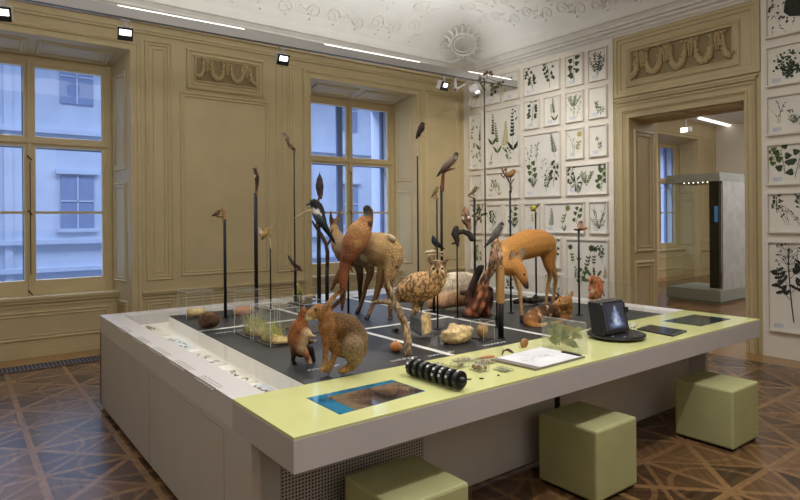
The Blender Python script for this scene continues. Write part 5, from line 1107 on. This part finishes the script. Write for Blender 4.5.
# dark tree root
t = 5.05; rd_, rk, rt_ = (130, 80, 54), (46, 36, 31), (158, 108, 76); s = thing('tree_root', 'reddish brown tree root with gnarled black arms beside the kestrel', 'tree root', on_z(477, 318, TOP))
body('root_body', [px([(473, 314, -.05, 8.5, rd_), (476, 305, 0, 9.5, rd_), (480, 294, .02, 7.5, rt_), (484, 283, .03, 5.2, rt_), (488, 273, .03, 3.4, rt_), (490, 268, .03, 1.6, rt_)], t), px([(468, 303, 0, 5, (70, 46, 36)), (471, 291, -.02, 4.2, rk), (475, 280, -.02, 3.8, rk), (479, 270, -.02, 4, rk), (482, 267, -.01, 2.6, rk)], t),
    px([(484, 312, -.02, 6, rd_), (489, 302, 0, 4.4, (84, 54, 40)), (490, 290, .02, 3.4, rk)], t), px([(466, 315, -.06, 4.4, rk), (462, 317, -.06, 2, rk)], t), px([(462, 293, .06, 2.6, rk), (469, 293, .03, 3, rk)], t), px([(486, 315, 0, 4, (80, 52, 38)), (493, 317, -.02, 2, rk)], t), px([(474, 308, -.12, 3, rt_), (480, 296, -.1, 2.6, rt_), (484, 284, -.05, 1.8, rt_)], t), px([(480, 312, -.12, 2.6, rt_), (485, 300, -.08, 2.2, rt_), (487, 286, -.02, 1.4, rt_)], t)], BARK, s, .0105, 1, patches=[(W(472, 313, t - .16), 3.4 * t / FPX, (24, 18, 16))], post=mottle(14, .7, 1.3))
t = 5.35; s = thing('pale_log', 'pale weathered log lying behind the owl and the tree root', 'log', on_z(452, 307, TOP)); pa, pb = (206, 190, 162), (160, 120, 82)
body('log_body', [px([(441, 287, .06, 9.5, pa), (452, 283.5, .1, 11.5, pa), (464, 282, .14, 10.5, pa), (471, 281, .18, 8, pa)], t), px([(432, 304, -.02, 6, pb), (444, 301, -.02, 7.5, (178, 140, 104)), (456, 299.5, 0, 7.5, pb), (467, 300, .02, 6.4, (104, 74, 56))], t), px([(448, 295, .06, 7, (90, 66, 50)), (464, 292, .1, 7, (70, 52, 42))], t)], BARK, s, .013, 3, post=mottle(12, .88, 1.1))
# dark roots behind the deer legs
t = 5.6; s = thing('fallen_branch', 'low dark branch lying behind the legs of the red deer', 'branch', on_z(530, 303, TOP))
body('branch_body', [px([(515, 302, -.05, 2.4, rk), (524, 300, 0, 3.2, (70, 64, 56)), (532, 301, .03, 3, rk), (541, 299, .06, 3.4, (84, 78, 66)), (556, 298.5, .1, 2.4, rk)], t), px([(532, 300, .03, 2, rk), (536, 295, .05, 1.4, (90, 84, 70))], t)], BARK, s, .011, 1, post=mottle(18, .6, 1.3))
# ---- acrylic cases with nests
ACR = thin_glass('acrylic', (.985, .988, .98), .8, .018, (225, 228, 220)); ACE = mat('acrylic_edge', (214, 220, 214), .2, .02); NEST = mat('nest_straw', (206, 180, 124), .85, .3, 40); MOSS = mat('nest_moss', (190, 188, 112), .9, .3, 40); EGG = mat('egg_pale', (214, 196, 164), .5, .1, 40)
def case(label, x, y, sx, sy, h, ang=0, edges=True):
    c = V((x, y, TOP)); A = V((math.cos(ang), math.sin(ang), 0)); B = V((-A.y, A.x, 0)); o_ = c - A * sx / 2 - B * sy / 2
    s = thing('acrylic_case', label, 'display case', c, 'clear acrylic cases on the plinth')
    m = MB(); m.obox(o_ + Z3 * .008, A * sx, B * sy, Z3 * (h - .008)); m.build('acrylic_cover', ACR, s)
    m = MB(); m.obox(o_ + A * .004 + B * .004, A * (sx - .008), B * (sy - .008), Z3 * .008); m.build('case_base', mat('case_base', (60, 52, 44), .6), s)
    if edges:
        m = MB(); e = .0022
        for a, b in ((0, 0), (1, 0), (0, 1), (1, 1)): m.obox(o_ + A * (a * sx - e / 2) + B * (b * sy - e / 2), A * e, B * e, Z3 * h)
        for b in (0, 1): m.obox(o_ + B * (b * sy - e / 2) + Z3 * (h - e), A * sx, B * e, Z3 * e)
        for a in (0, 1): m.obox(o_ + A * (a * sx - e / 2) + Z3 * (h - e), A * e, B * sy, Z3 * e)
        m.build('case_edges', ACE, s)
    return s
def nest(name, label, c, r, h, ma, straws=140, seed_=1, eggs=0, up=.6, cat='nest'):
    c = V(c); s = thing(name, label, cat, c); rr = random.Random(seed_)
    m = MB(); m.lathe(c, [(r * .5, 0), (r, h * .25), (r * 1.05, h * .6), (r * .85, h), (r * .6, h * .9), (r * .3, h * .55), (.002, h * .5)], 18)
    for v in m.bm.verts: v.co += V((noise.noise(v.co * 60), noise.noise(v.co * 60 + V((4, 0, 0))), 0)) * r * .18
    m.build('nest_cup', ma, s, smooth=True)
    m = MB()
    for k in range(straws):
        a = rr.uniform(0, 2 * PI); q_ = c + V((math.cos(a), math.sin(a), 0)) * r * rr.uniform(.5, 1.05) + Z3 * h * rr.uniform(.05, 1); tdir = V((-math.sin(a), math.cos(a), 0)) * rr.choice((-1, 1)); L = r * rr.uniform(.4, .9)
        m.tube([q_ - tdir * L * .5, q_ + V((math.cos(a), math.sin(a), 0)) * r * .12, q_ + tdir * L * .5 + Z3 * rr.uniform(-.1, up) * L], [.0012, .0016, .0008], 4)
    o_ = m.build('nest_straws', ma, s); o_['kind'] = 'stuff'
    for k in range(eggs):
        a = 2 * PI * k / eggs; m = MB(); m.ell(c + V((math.cos(a) * r * .32, math.sin(a) * r * .32, h * .72)), (r * .22, r * .2, r * .26), None, 10, 8); m.build('egg', EGG, s, smooth=True)
    return s
def grass(name, label, c, rx, ry, h, ma, n, seed_, cat='moss'):
    c = V(c); s = thing(name, label, cat, c); rr = random.Random(seed_); m = MB(); lump(m, c + Z3 * h * .1, (rx * .9, ry * .9, h * .2), seed_, .4, 2, 14, 8); m.build('moss_cushion', NEST, s, smooth=True); m = MB()
    for k in range(n):
        a, d = rr.uniform(0, 6.28), rr.random() ** .5; q_ = c + V((math.cos(a) * rx * d, math.sin(a) * ry * d, .01)); L = h * rr.uniform(.35, 1) * (1.1 - .5 * d); b = V((rr.uniform(-.4, .4), rr.uniform(-.4, .4), 0)) * L
        m.tube([q_, q_ + Z3 * L * .6 + b * .4, q_ + Z3 * L * .9 + b], [.0018, .0014, .0005], 4)
    o_ = m.build('grass_stems', ma, s); o_['kind'] = 'stuff'; return s
case('acrylic case with egg nest, farthest left on the plinth', 1.66, 5.14, .22, .24, .23); nest('egg_nest', 'straw nest with pale eggs inside the farthest left case', (1.66, 5.12, TOP + .008), .075, .06, NEST, 90, 3, 4)
case('acrylic case with orange brown nest beside the leftmost pole', 2.01, 4.94, .24, .26, .23); nest('brown_nest', 'orange brown nest inside the case beside the leftmost pole', (2.01, 4.93, TOP + .008), .085, .06, mat('nest_orange', (186, 128, 84), .85, .3, 40), 90, 4, 0)
t = 4.4
case('acrylic case with tall greenish grasses, left of the front pair', 1.735, 4.03, .20, .30, .25); grass('grass_nest', 'pale green grass tuft inside the left case of the front pair', (1.735, 4.03, TOP + .008), .07, .11, .20, MOSS, 230, 5)
case('acrylic case with mossy nest, nearest of the front pair', 1.735, 3.70, .20, .28, .25); grass('moss_nest', 'mossy green and straw tuft inside the nearest front case', (1.735, 3.74, TOP + .008), .075, .08, .16, MOSS, 200, 6)
nest('straw_nest', 'flat straw nest at the foot of the mossy tuft in the nearest case', (1.735, 3.62, TOP + .009), .06, .035, NEST, 90, 7, 0)
case('low empty acrylic case behind the front pair', 2.12, 4.05, .22, .5, .22)
case('small acrylic cube beside the post of the kestrel', 2.905, 2.90, .115, .115, .125, .1); nest('ball_nest', 'tan woven ball nest inside the small acrylic cube', (2.905, 2.90, TOP + .008), .036, .085, mat('nest_tan', (170, 134, 84), .85, .3, 40), 110, 9, 0)
# ================================================================== THINGS ON THE LIME COUNTER
# roller of black discs
BLK = mat('gloss_black', (20, 20, 22), .42, .1, 10); WHT = mat('mark_white', (214, 214, 214), .5)
a = V((1.935, 2.475, TOP + .046)); b = V((1.945, 2.075, TOP + .05)); ax = (b - a).normalized(); sd = ax.cross(Z3).normalized()
s = thing('disc_roller', 'row of black toothed discs threaded on one axle, lying on the lime counter', 'roller', (1.94, 2.28, TOP))
m = MB(); m.tube([a - ax * .01, b + ax * .01], .018, 10); m.build('axle', BLK, s, smooth=True)
N_ = 8; L_ = (b - a).length
for i in range(N_):
    c = a + ax * L_ * (i + .5) / N_; m = MB(); lp = []
    for h, k in ((-.013, .9), (-.010, 1), (.010, 1), (.013, .9)):
        lp.append([c + ax * h + (sd * math.cos(2 * PI * j / 28) + Z3 * math.sin(2 * PI * j / 28)) * .045 * k * (1 if j % 7 < 6 else .93) for j in range(28)])
    m.loops(lp); d_ = m.build('disc', BLK, s)
    for th in (.6, 1.5, 2.4):
        m = MB(); p = c + (sd * math.cos(th + i) + Z3 * abs(math.sin(th + i))) * .0445; n_ = (p - c).normalized(); tg = ax.cross(n_); m.obox(p - ax * .006 - tg * .006, ax * .012, tg * .012, n_ * .0022); m.build('disc_mark', WHT, d_)
# open clipboard with drawing
s = thing('drawing_board', 'grey board with a white sheet and pencil drawing lying on the counter', 'board', (2.73, 2.27, TOP))
P4 = [(2.487, 2.415), (2.513, 2.104), (2.97, 2.118), (2.956, 2.441)]
m = MB(); m.hexa([(x, y, TOP) for x, y in P4] + [(x, y, TOP + .012) for x, y in P4]); m.build('board', mat('board_grey', (122, 114, 104), .6), s)
cx_, cy_ = 2.745, 2.275; P5 = [(cx_ + (x - cx_) * .9 + .02, cy_ + (y - cy_) * .97) for x, y in P4]
m = MB(); m.hexa([(x, y, TOP + .012) for x, y in P5] + [(x, y, TOP + .0135) for x, y in P5]); m.build('paper', mat('paper_white', (208, 208, 208), .6), s)
m = MB(); rr = random.Random(4)
for k in range(5):
    x, y = 2.62 + .05 * k, 2.3 + rr.uniform(-.05, .05); m.tube([(x + .03 * math.cos(j * .8), y + .02 * math.sin(j * .8 + k), TOP + .0138) for j in range(7)], .0008, 4)
m.build('pencil_drawing', mat('pencil', (168, 166, 164), .8), s)
m = MB(); m.obox((2.93, 2.13, TOP + .012), (.03, .0, 0), (0, .13, 0), (0, 0, .008)); m.build('board_clip', BLK, s)
# upright acrylic block with leaves
p0, p1 = on_z(545, 346, TOP), on_z(588, 354, TOP); A = (p1 - p0); Ln = A.length; A.normalize(); B = V((A.y, -A.x, 0)); B = -B if B.y < 0 and abs(B.y) > abs(B.x) else B
s = thing('leaf_block', 'upright clear block with green leaves cast inside, on the counter', 'acrylic block', (p0 + p1) / 2)
lean = V((.0, .008, 0)); m = MB(); hL, hR = .195, .19
m.hexa([p0, p1, p1 + B * .03, p0 + B * .03, p0 + Z3 * hL + lean, p1 + Z3 * hR + lean, p1 + B * .03 + Z3 * hR + lean, p0 + B * .03 + Z3 * hL + lean]); m.build('clear_block', thin_glass('block_acrylic', (.97, .975, .965), 1., .16, (214, 216, 206)), s)
for mt, cnt, sd_ in ((mat('leaf_bright', (128, 144, 70), .7, .25, 30), 9, 1), (mat('leaf_lime', (168, 172, 96), .7, .2, 30), 8, 2), (GREENS[6], 5, 3)):
    m = MB(); rr = random.Random(sd_)
    for k in range(cnt):
        c = p0 + A * Ln * rr.uniform(.2, .85) + Z3 * rr.uniform(.05, .15) + B * .015 + lean * .5; th = rr.uniform(0, 6.28); u_ = A * math.cos(th) + Z3 * math.sin(th); w_ = Z3 * math.cos(th) - A * math.sin(th); q_ = rr.uniform(.03, .055)
        m.face([c - u_ * q_, c - u_ * q_ * .3 + w_ * q_ * .5, c + u_ * q_ * .4 + w_ * q_ * .45, c + u_ * q_, c + u_ * q_ * .4 - w_ * q_ * .45, c - u_ * q_ * .3 - w_ * q_ * .5])
    m.build('leaf_cluster', mt, s)
m = MB(); q_ = p0 + A * Ln * .2 + Z3 * .03 + B * .015; m.tube([q_, q_ + A * .1 + Z3 * .04, q_ + A * .18 + Z3 * .1], .003, 5); m.build('leaf_stem', GREENS[2], s)
# monitor box on a turntable
c = on_z(616, 337.5, TOP); tt = 4.09
s = thing('turntable', 'round black turntable with knobs round its edge, under the monitor box', 'turntable', c)
m = MB(); m.lathe(c, [(.11, 0), (.11, .012), (.19, .016), (.195, .024), (.19, .034), (.02, .036)], 36); m.build('turntable_disc', BLK, s)
m = MB()
for k in range(14): th = 2 * PI * k / 14; m.ell(c + V((math.cos(th) * .168, math.sin(th) * .168, .036)), (.012, .012, .007), None, 8, 6)
m.build('turntable_studs', mat('stud_grey', (90, 90, 92), .3), s, smooth=True)
s = thing('monitor_box', 'black tilted viewing box with pale bluish shape on its screen', 'monitor', c + Z3 * .037)
zb = TOP + .037
fl, fr = on_z(604.5, 336, zb + .004), on_z(630, 331, zb + .004); e = fr - fl; tl, tr_ = W(599.5, 303, 4.0), W(599.5, 303, 4.0) + e * .97
dep = on_z(592, 334, zb + .004) - fl; dt_ = dep
m = MB(); m.hexa([fl, fr, fr + dep, fl + dep, tl, tr_, tr_ + dt_, tl + dt_]); m.build('box_shell', mat('box_black', (24, 24, 27), .35, .1, 8), s, bevel=.004)
nrm = e.cross(tl - fl).normalized(); nrm = -nrm if nrm.dot(FWD) > 0 else nrm
F = lambda a_, b_: fl * (1 - a_) * (1 - b_) + fr * a_ * (1 - b_) + tr_ * a_ * b_ + tl * (1 - a_) * b_
m = MB(); m.face([F(a_, b_) + nrm * .002 for a_, b_ in ((.07, .12), (.93, .12), (.93, .95), (.07, .95))]); sc = m.build('screen', mat('screen_dark', (44, 46, 56), .1, .1, 6, emit=(46, 48, 60), estr=.3), s)
def glow_mat():
    g = NT('screen_glow'); b = g.n('ShaderNodeBsdfPrincipled'); uv = g.n('ShaderNodeUVMap', uv_map='UV'); sx = g.n('ShaderNodeSeparateXYZ'); g.l(uv.outputs[0], sx.inputs[0]); M = g.math
    x, y = sx.outputs[0], sx.outputs[1]; no = g.n('ShaderNodeTexNoise'); no.inputs['Scale'].default_value = 5.; no.inputs['Detail'].default_value = 4; g.l(uv.outputs[0], no.inputs['Vector'])
    dx = M('ABSOLUTE', M('SUBTRACT', x, .5)); wide = M('SUBTRACT', .52, M('MULTIPLY', y, .5))
    f = M('SUBTRACT', 1., M('DIVIDE', dx, M('MAXIMUM', wide, .05))); f = M('ADD', M('MULTIPLY', f, .9), M('MULTIPLY', M('SUBTRACT', no.outputs[0], .5), 1.5))
    f = M('MULTIPLY', M('MAXIMUM', f, 0.), M('MINIMUM', M('MULTIPLY', M('SUBTRACT', 1., y), 6.), 1.)); f = M('MULTIPLY', f, M('MINIMUM', M('MULTIPLY', y, 7.), 1.))
    cr = g.n('ShaderNodeValToRGB'); e = cr.color_ramp.elements; e[0].position = 0; e[0].color = (*lin((44, 46, 58)), 1); e[1].position = 1; e[1].color = (*lin((226, 230, 240)), 1); k = e.new(.4); k.color = (*lin((104, 126, 170)), 1)
    g.l(f, cr.inputs[0]); g.l(cr.outputs[0], b.inputs['Emission Color']); b.inputs['Emission Strength'].default_value = .75; b.inputs['Base Color'].default_value = (.02, .02, .03, 1); b.inputs['Roughness'].default_value = .15
    g.l(b.outputs[0], g.out.inputs[0]); return g.m
m = MB(); m.face([F(a_, b_) + nrm * .003 for a_, b_ in ((.2, .16), (.88, .16), (.88, .9), (.2, .9))]); pic = m.build('screen_pattern', glow_mat(), sc)  # pale bluish emissive shape laid over the screen
uvl = pic.data.uv_layers.new(name='UV'); q4 = ((0, 0), (1, 0), (1, 1), (0, 1))
for lp in pic.data.loops: uvl.data[lp.index].uv = q4[lp.vertex_index]
m = MB()
for a_, b_ in ((.05, .95), (.95, .95)): m.ell(F(a_, b_) + nrm * .002, .006, None, 8, 6)
m.build('screw', mat('screw_steel', (190, 190, 190), .3, metal=.8), s, smooth=True)
m = MB(); m.obox(fr + Z3 * .12 + dep * .4, e.normalized() * .04, dep * .3, Z3 * .04); m.build('side_knob', BLK, s)
# tablet
s = thing('black_tablet', 'thin black rectangular tablet lying on the lime counter right of the monitor box', 'tablet', (4.1, 2.27, TOP))
P6 = [(4.004, 2.404), (3.959, 2.108), (4.207, 2.136), (4.226, 2.43)]
m = MB(); m.hexa([(x, y, TOP) for x, y in P6] + [(x, y, TOP + .012) for x, y in P6]); m.build('tablet_body', mat('tablet_black', (30, 31, 32), .35), s, bevel=.002)
m = MB(); P7 = [(4.1 + (x - 4.1) * .86, 2.27 + (y - 2.27) * .86) for x, y in P6]; m.hexa([(x, y, TOP + .012) for x, y in P7] + [(x, y, TOP + .0125) for x, y in P7]); m.build('tablet_glass', mat('tablet_glass', (40, 42, 44), .12), s)
# pale crumpled chain beside the tablet
s = thing('white_cord', 'crumpled pale cord between the monitor box and the tablet', 'cord', on_z(640, 327, TOP)); m = MB(); rr = random.Random(6); p = on_z(632, 328, TOP + .006); pts = []
for k in range(26): pts.append(p + V((.15 * k / 25 + rr.uniform(-.02, .02), .08 * k / 25 + rr.uniform(-.03, .03), rr.uniform(0, .012))))
m.tube(pts, .004, 6); m.build('cord_strand', mat('cord_white', (206, 204, 198), .7), s, smooth=True)
# specimens cast in small clear blocks
CB = thin_glass('specimen_acrylic', (.95, .955, .94), 1., .10, (214, 216, 206))
def specimen(label, u0, v0, u1, v1, h, inner, col, seed_):
    a = on_z(u0, v0, TOP); b = on_z(u1, v1, TOP); s = thing('specimen_block', label, 'acrylic block', (a + b) / 2, 'small clear specimen blocks on the counter')
    x0, x1 = sorted((a.x, b.x)); y0, y1 = sorted((a.y, b.y))
    if x1 - x0 < .05: x0 -= .03; x1 += .03
    x0 -= .01; x1 += .012; y0 -= .012; y1 += .012; h *= 1.15
    m = MB(); m.box(x0, y0, TOP, x1, y1, TOP + h); m.build('clear_block', CB, s, bevel=.002)
    m = MB(); rr = random.Random(seed_)
    for k in range(inner):
        cc = V((rr.uniform(x0 + .012, x1 - .012), rr.uniform(y0 + .012, y1 - .012), TOP + h * .5)); m.ell(cc, (rr.uniform(.006, .014), rr.uniform(.005, .01), h * .28), None, 8, 6)
    m.build('specimen', mat('specimen_%d' % seed_, col, .7, .3, 40), s, smooth=True)
specimen('clear specimen block with brown contents, largest of the group', 471, 370, 487, 371, .035, 9, (128, 96, 62), 1)
specimen('clear specimen block with tan shells, left of the largest', 452, 367, 466, 367, .022, 6, (150, 124, 84), 2)
specimen('flat clear slab with pinkish stripe behind the largest block', 475, 363, 494, 363, .018, 6, (176, 120, 98), 3)
specimen('flat clear slab with faint leaf, nearest the drawing board', 495, 370, 511, 371, .010, 4, (156, 158, 110), 4)
specimen('flat clear slab at the back of the specimen group', 457, 360.5, 470, 361.5, .012, 3, (170, 150, 110), 5)
specimen('flat clear slab behind the row of black discs', 431, 366, 444, 368, .010, 4, (150, 140, 96), 6)
# carrot-like feather, tooth, snail shell, seeds
s = thing('orange_feather', 'orange brown feather vane lying between specimens and plinth', 'feather', on_z(487, 357.5, TOP)); m = MB(); q = [on_z(u, v, TOP + .006) for u, v in ((476.5, 358.5), (482, 357.5), (489, 356.3), (494, 355.8))]
m.tube(q, [(.003, .002), (.014, .004), (.02, .006), (.012, .003)], 8, flat=Z3); m.build('feather_vane', mat('feather_orange', (182, 108, 62), .7, .2, 40), s, smooth=True)
s = thing('dark_claw', 'curved dark claw lying on the counter above the drawing board', 'claw', on_z(507, 353, TOP)); m = MB(); m.tube([on_z(502, 354.5, TOP + .006), W(503.5, 350.5, 3.68), W(508, 349.6, 3.7), on_z(512.5, 352, TOP + .008)], [.003, .007, .009, .006], 8, round_ends=True); m.build('claw_body', WOODD, s, smooth=True)
c = on_z(523.5, 347, TOP); s = thing('snail_shell', 'round brown snail shell on the counter beside the plinth', 'shell', c); m = MB(); pts = []; rads = []
for k in range(40): f = k / 39; th = f * 3.2 * 2 * PI; R_ = .021 * (1 - f) + .002; pts.append(c + V((R_ * math.cos(th), -.004 + .012 * f * 0 + .0 * R_, .022)) + V((0, -.014 * f, R_ * math.sin(th)))); rads.append(.0125 * (1 - f) + .002)
m.tube(pts, rads, 8, round_ends=True); m.build('shell_spiral', mat('shell_brown', (150, 108, 66), .4, .25, 60), s, smooth=True)
for u, v, lab in ((469.5, 379, 'pale slender seed nearest the black discs'), (481.5, 378.3, 'slender dark seed in the middle of the lime counter edge'), (498.5, 375.2, 'small round dark seed nearest the drawing board')):
    c = on_z(u, v, TOP + .004); m = MB(); m.ell(c, (.006, .014 if u < 490 else .007, .004), Matrix.Rotation(.9, 3, 'Z'), 8, 6); o_ = m.build('seed', WOODD if u > 475 else GREENS[2], smooth=True); tag(o_, lab, 'seed')
# ================================================================== GLASS CABINET IN THE ROOM BEYOND
GX, GY, GX1, GY1 = 11.4, 5.15, 12.55, 6.2; GR = mat('cabinet_grey', (150, 156, 150), .4, .04, 3); s = thing('glass_cabinet', 'tall glass display cabinet on a grey base seen through the doorway', 'cabinet', (11.97, 5.57, 0))
m = MB(); m.box(GX + .03, GY + .03, 0, GX1 - .03, GY1 - .03, .05); m.box(GX, GY, .05, GX1, GY1, .26); m.build('cabinet_base', GR, s)
m = MB(); m.box(GX, GY, 2.32, GX1, GY1, 2.48); m.build('cabinet_top', mat('cabinet_top', (158, 162, 156), .5), s)
m = MB(); m.box(GX + .12, GY, .26, GX1, GY + .02, 2.32); m.build('side_panel', mat('cabinet_white', (186, 186, 184), .5), s)
m = MB(); m.box(GX + .012, GY + .02, .30, GX + .1, GY + .2, 2.32); m.build('black_panel', mat('cabinet_black', (16, 18, 20), .3), s)
CG = thin_glass('cabinet_glass', (.86, .89, .85), .9, .03, (110, 112, 96))
m = MB(); m.face([(GX, GY, .26), (GX, GY1, .26), (GX, GY1, 2.32), (GX, GY, 2.32)]); m.build('cabinet_glass', CG, s)
m = MB(); m.face([(GX, GY1, .26), (GX1, GY1, .26), (GX1, GY1, 2.32), (GX, GY1, 2.32)]); m.build('cabinet_glass', CG, s)
m = MB()
for k in range(6): m.ell((GX + .06, GY + .25 + .09 * k, 2.31), (.013, .013, .01), None, 8, 6)
m.build('cabinet_spots', mat('cabinet_lamp', (255, 250, 235), .5, emit=(255, 250, 235), estr=3), s)
m = MB(); m.box(GX - .002, GY + .035, 1.55, GX, GY + .1, 1.85); m.build('blue_label', mat('label_blue', (60, 110, 150), .5, emit=(50, 100, 150), estr=.4), s)
m = MB()
p, q_ = on_z(700, 118, 4.235), on_z(731, 126, 4.235); lt = thing('ceiling_light', 'long bright ceiling light strip in the room beyond the doorway', 'light', (p + q_) / 2); m.obox(p, q_ - p, (.12, .12, 0), (0, 0, .03)); m.build('light_tube', mat('tube_glow', (255, 255, 255), .5, emit=(255, 253, 248), estr=1.6), lt)
p = W(686, 129, 14.6); lt = thing('track_spotlight', 'small white ceiling spotlight in the room beyond the doorway', 'spotlight', p)
m = MB(); m.tube([p + Z3 * .02, V((p.x, p.y, 4.27))], .015, 6); m.build('adapter', LWHITE, lt); m = MB(); m.obox(p - V((.11, .11, .09)), (.2, 0, .03), (0, .2, 0), (0, 0, .12)); m.build('lamp_housing', LWHITE, lt); m = MB(); m.obox(p - V((.12, .09, .09)), (.008, 0, 0), (0, .16, 0), (0, 0, .11)); m.build('lamp_face', LGLOW, lt)
# ================================================================== LIGHT, SKY AND CAMERA
def area(name, loc, size, power, col, rot=(0, 0, 0), sy=None, spread=None):
    l = bpy.data.lights.new(name, 'AREA'); l.energy = power; l.color = col; l.size = size
    if sy: l.shape = 'RECTANGLE'; l.size_y = sy
    if spread: l.spread = spread
    o = bpy.data.objects.new(name, l); COL.objects.link(o); o.location = loc; o.rotation_euler = rot; return o
def spotl(name, loc, target, power, col, ang=1.0, blend=.6, rad=.05):
    l = bpy.data.lights.new(name, 'SPOT'); l.energy = power; l.color = col; l.spot_size = ang; l.spot_blend = blend; l.shadow_soft_size = rad
    o = bpy.data.objects.new(name, l); COL.objects.link(o); o.location = loc; o.rotation_euler = (V(target) - V(loc)).to_track_quat('-Z', 'Y').to_euler(); return o
WARM = (1, .95, .87); NEU = (1, .985, .99)
area('ceiling_glow', (2.6, 2.2, 4.95), 3.6, 162, (1, .985, .99), sy=5)
area('uplight', (2.6, 6.75, 4.02), 8.5, 62, (.94, .97, 1), rot=(PI, 0, 0), sy=.1)
for i, x in enumerate((.9, 2.4, 3.9, 5.6)):
    spotl('rail_spot_%d' % i, (x, 6.6, 3.7), (x * .6 + 1.2, 3.4, .8), 100, WARM, 1.1, .8)
spotl('counter_spot', (3.2, .75, 3.95), (3.2, 2.0, .5), 200, NEU, 1.5, .4, .025)
spotl('wall_spot_left', (5.0, 4.6, 3.9), (7.6, 6.6, 2.2), 240, (1, .97, .94), 1.4, .9)
spotl('corner_spot', (4.6, 5.4, 3.9), (6.9, 8.1, 2.0), 80, (1, .84, .62), 1.0, .9)
area('room_beyond', (13, 4, 4.2), 5, 200, NEU)
for i, (a, b) in enumerate(NX): area('daylight_%d' % i, ((a + b) / 2, YW + .2, 2.2), 1.8, 14, (.55, .70, 1), rot=(-PI / 2, 0, 0), sy=2.9)
area('daylight_street', (6, 11, 9), 20, 4300, (.54, .68, 1), rot=(-.75, 0, 0), sy=6)
area('viewer_fill', (.5, -1.6, 2.6), 3.5, 34, (1, .97, .97), rot=(1.25, 0, 0), sy=2.5)
area('left_fill', (-2.3, 3, 2.4), 4, 26, (.98, .98, 1), rot=(0, -1.3, 0), sy=2.5)
area('beyond_ceiling_fill', (12.5, 4, 3.4), 4, 90, NEU, rot=(PI, 0, 0), sy=4)  # unseen lamp added to brighten the ceiling beyond the doorway
w = bpy.data.worlds.new('sky'); scene.world = w; w.use_nodes = True; nt = w.node_tree; nt.nodes.clear()
bg = nt.nodes.new('ShaderNodeBackground'); sk = nt.nodes.new('ShaderNodeTexSky'); ou = nt.nodes.new('ShaderNodeOutputWorld')
bg.inputs[0].default_value = (.36, .52, 1, 1); bg.inputs[1].default_value = .7
nt.links.new(bg.outputs[0], ou.inputs[0]); nt.nodes.remove(sk)
cam = bpy.data.cameras.new('camera'); co = bpy.data.objects.new('camera', cam); COL.objects.link(co); scene.camera = co
cam.sensor_fit = 'HORIZONTAL'; cam.sensor_width = 36; cam.lens = FPX / 800 * 36; cam.shift_y = -(250 - CY) / 800; cam.clip_start = .05; cam.clip_end = 200
rx = RGT * math.cos(ROLL) - UP * math.sin(ROLL); uy = UP * math.cos(ROLL) + RGT * math.sin(ROLL)
M4 = Matrix((rx, uy, -FWD)).transposed().to_4x4(); M4.translation = V((0, 0, EYE)); co.matrix_world = M4
scene.view_settings.view_transform = 'Standard'; scene.view_settings.look = 'None'; scene.view_settings.exposure = 0
scene.cycles.max_bounces = 8; scene.cycles.transparent_max_bounces = 32; scene.cycles.caustics_reflective = False; scene.cycles.caustics_refractive = False; scene.cycles.use_denoising = True
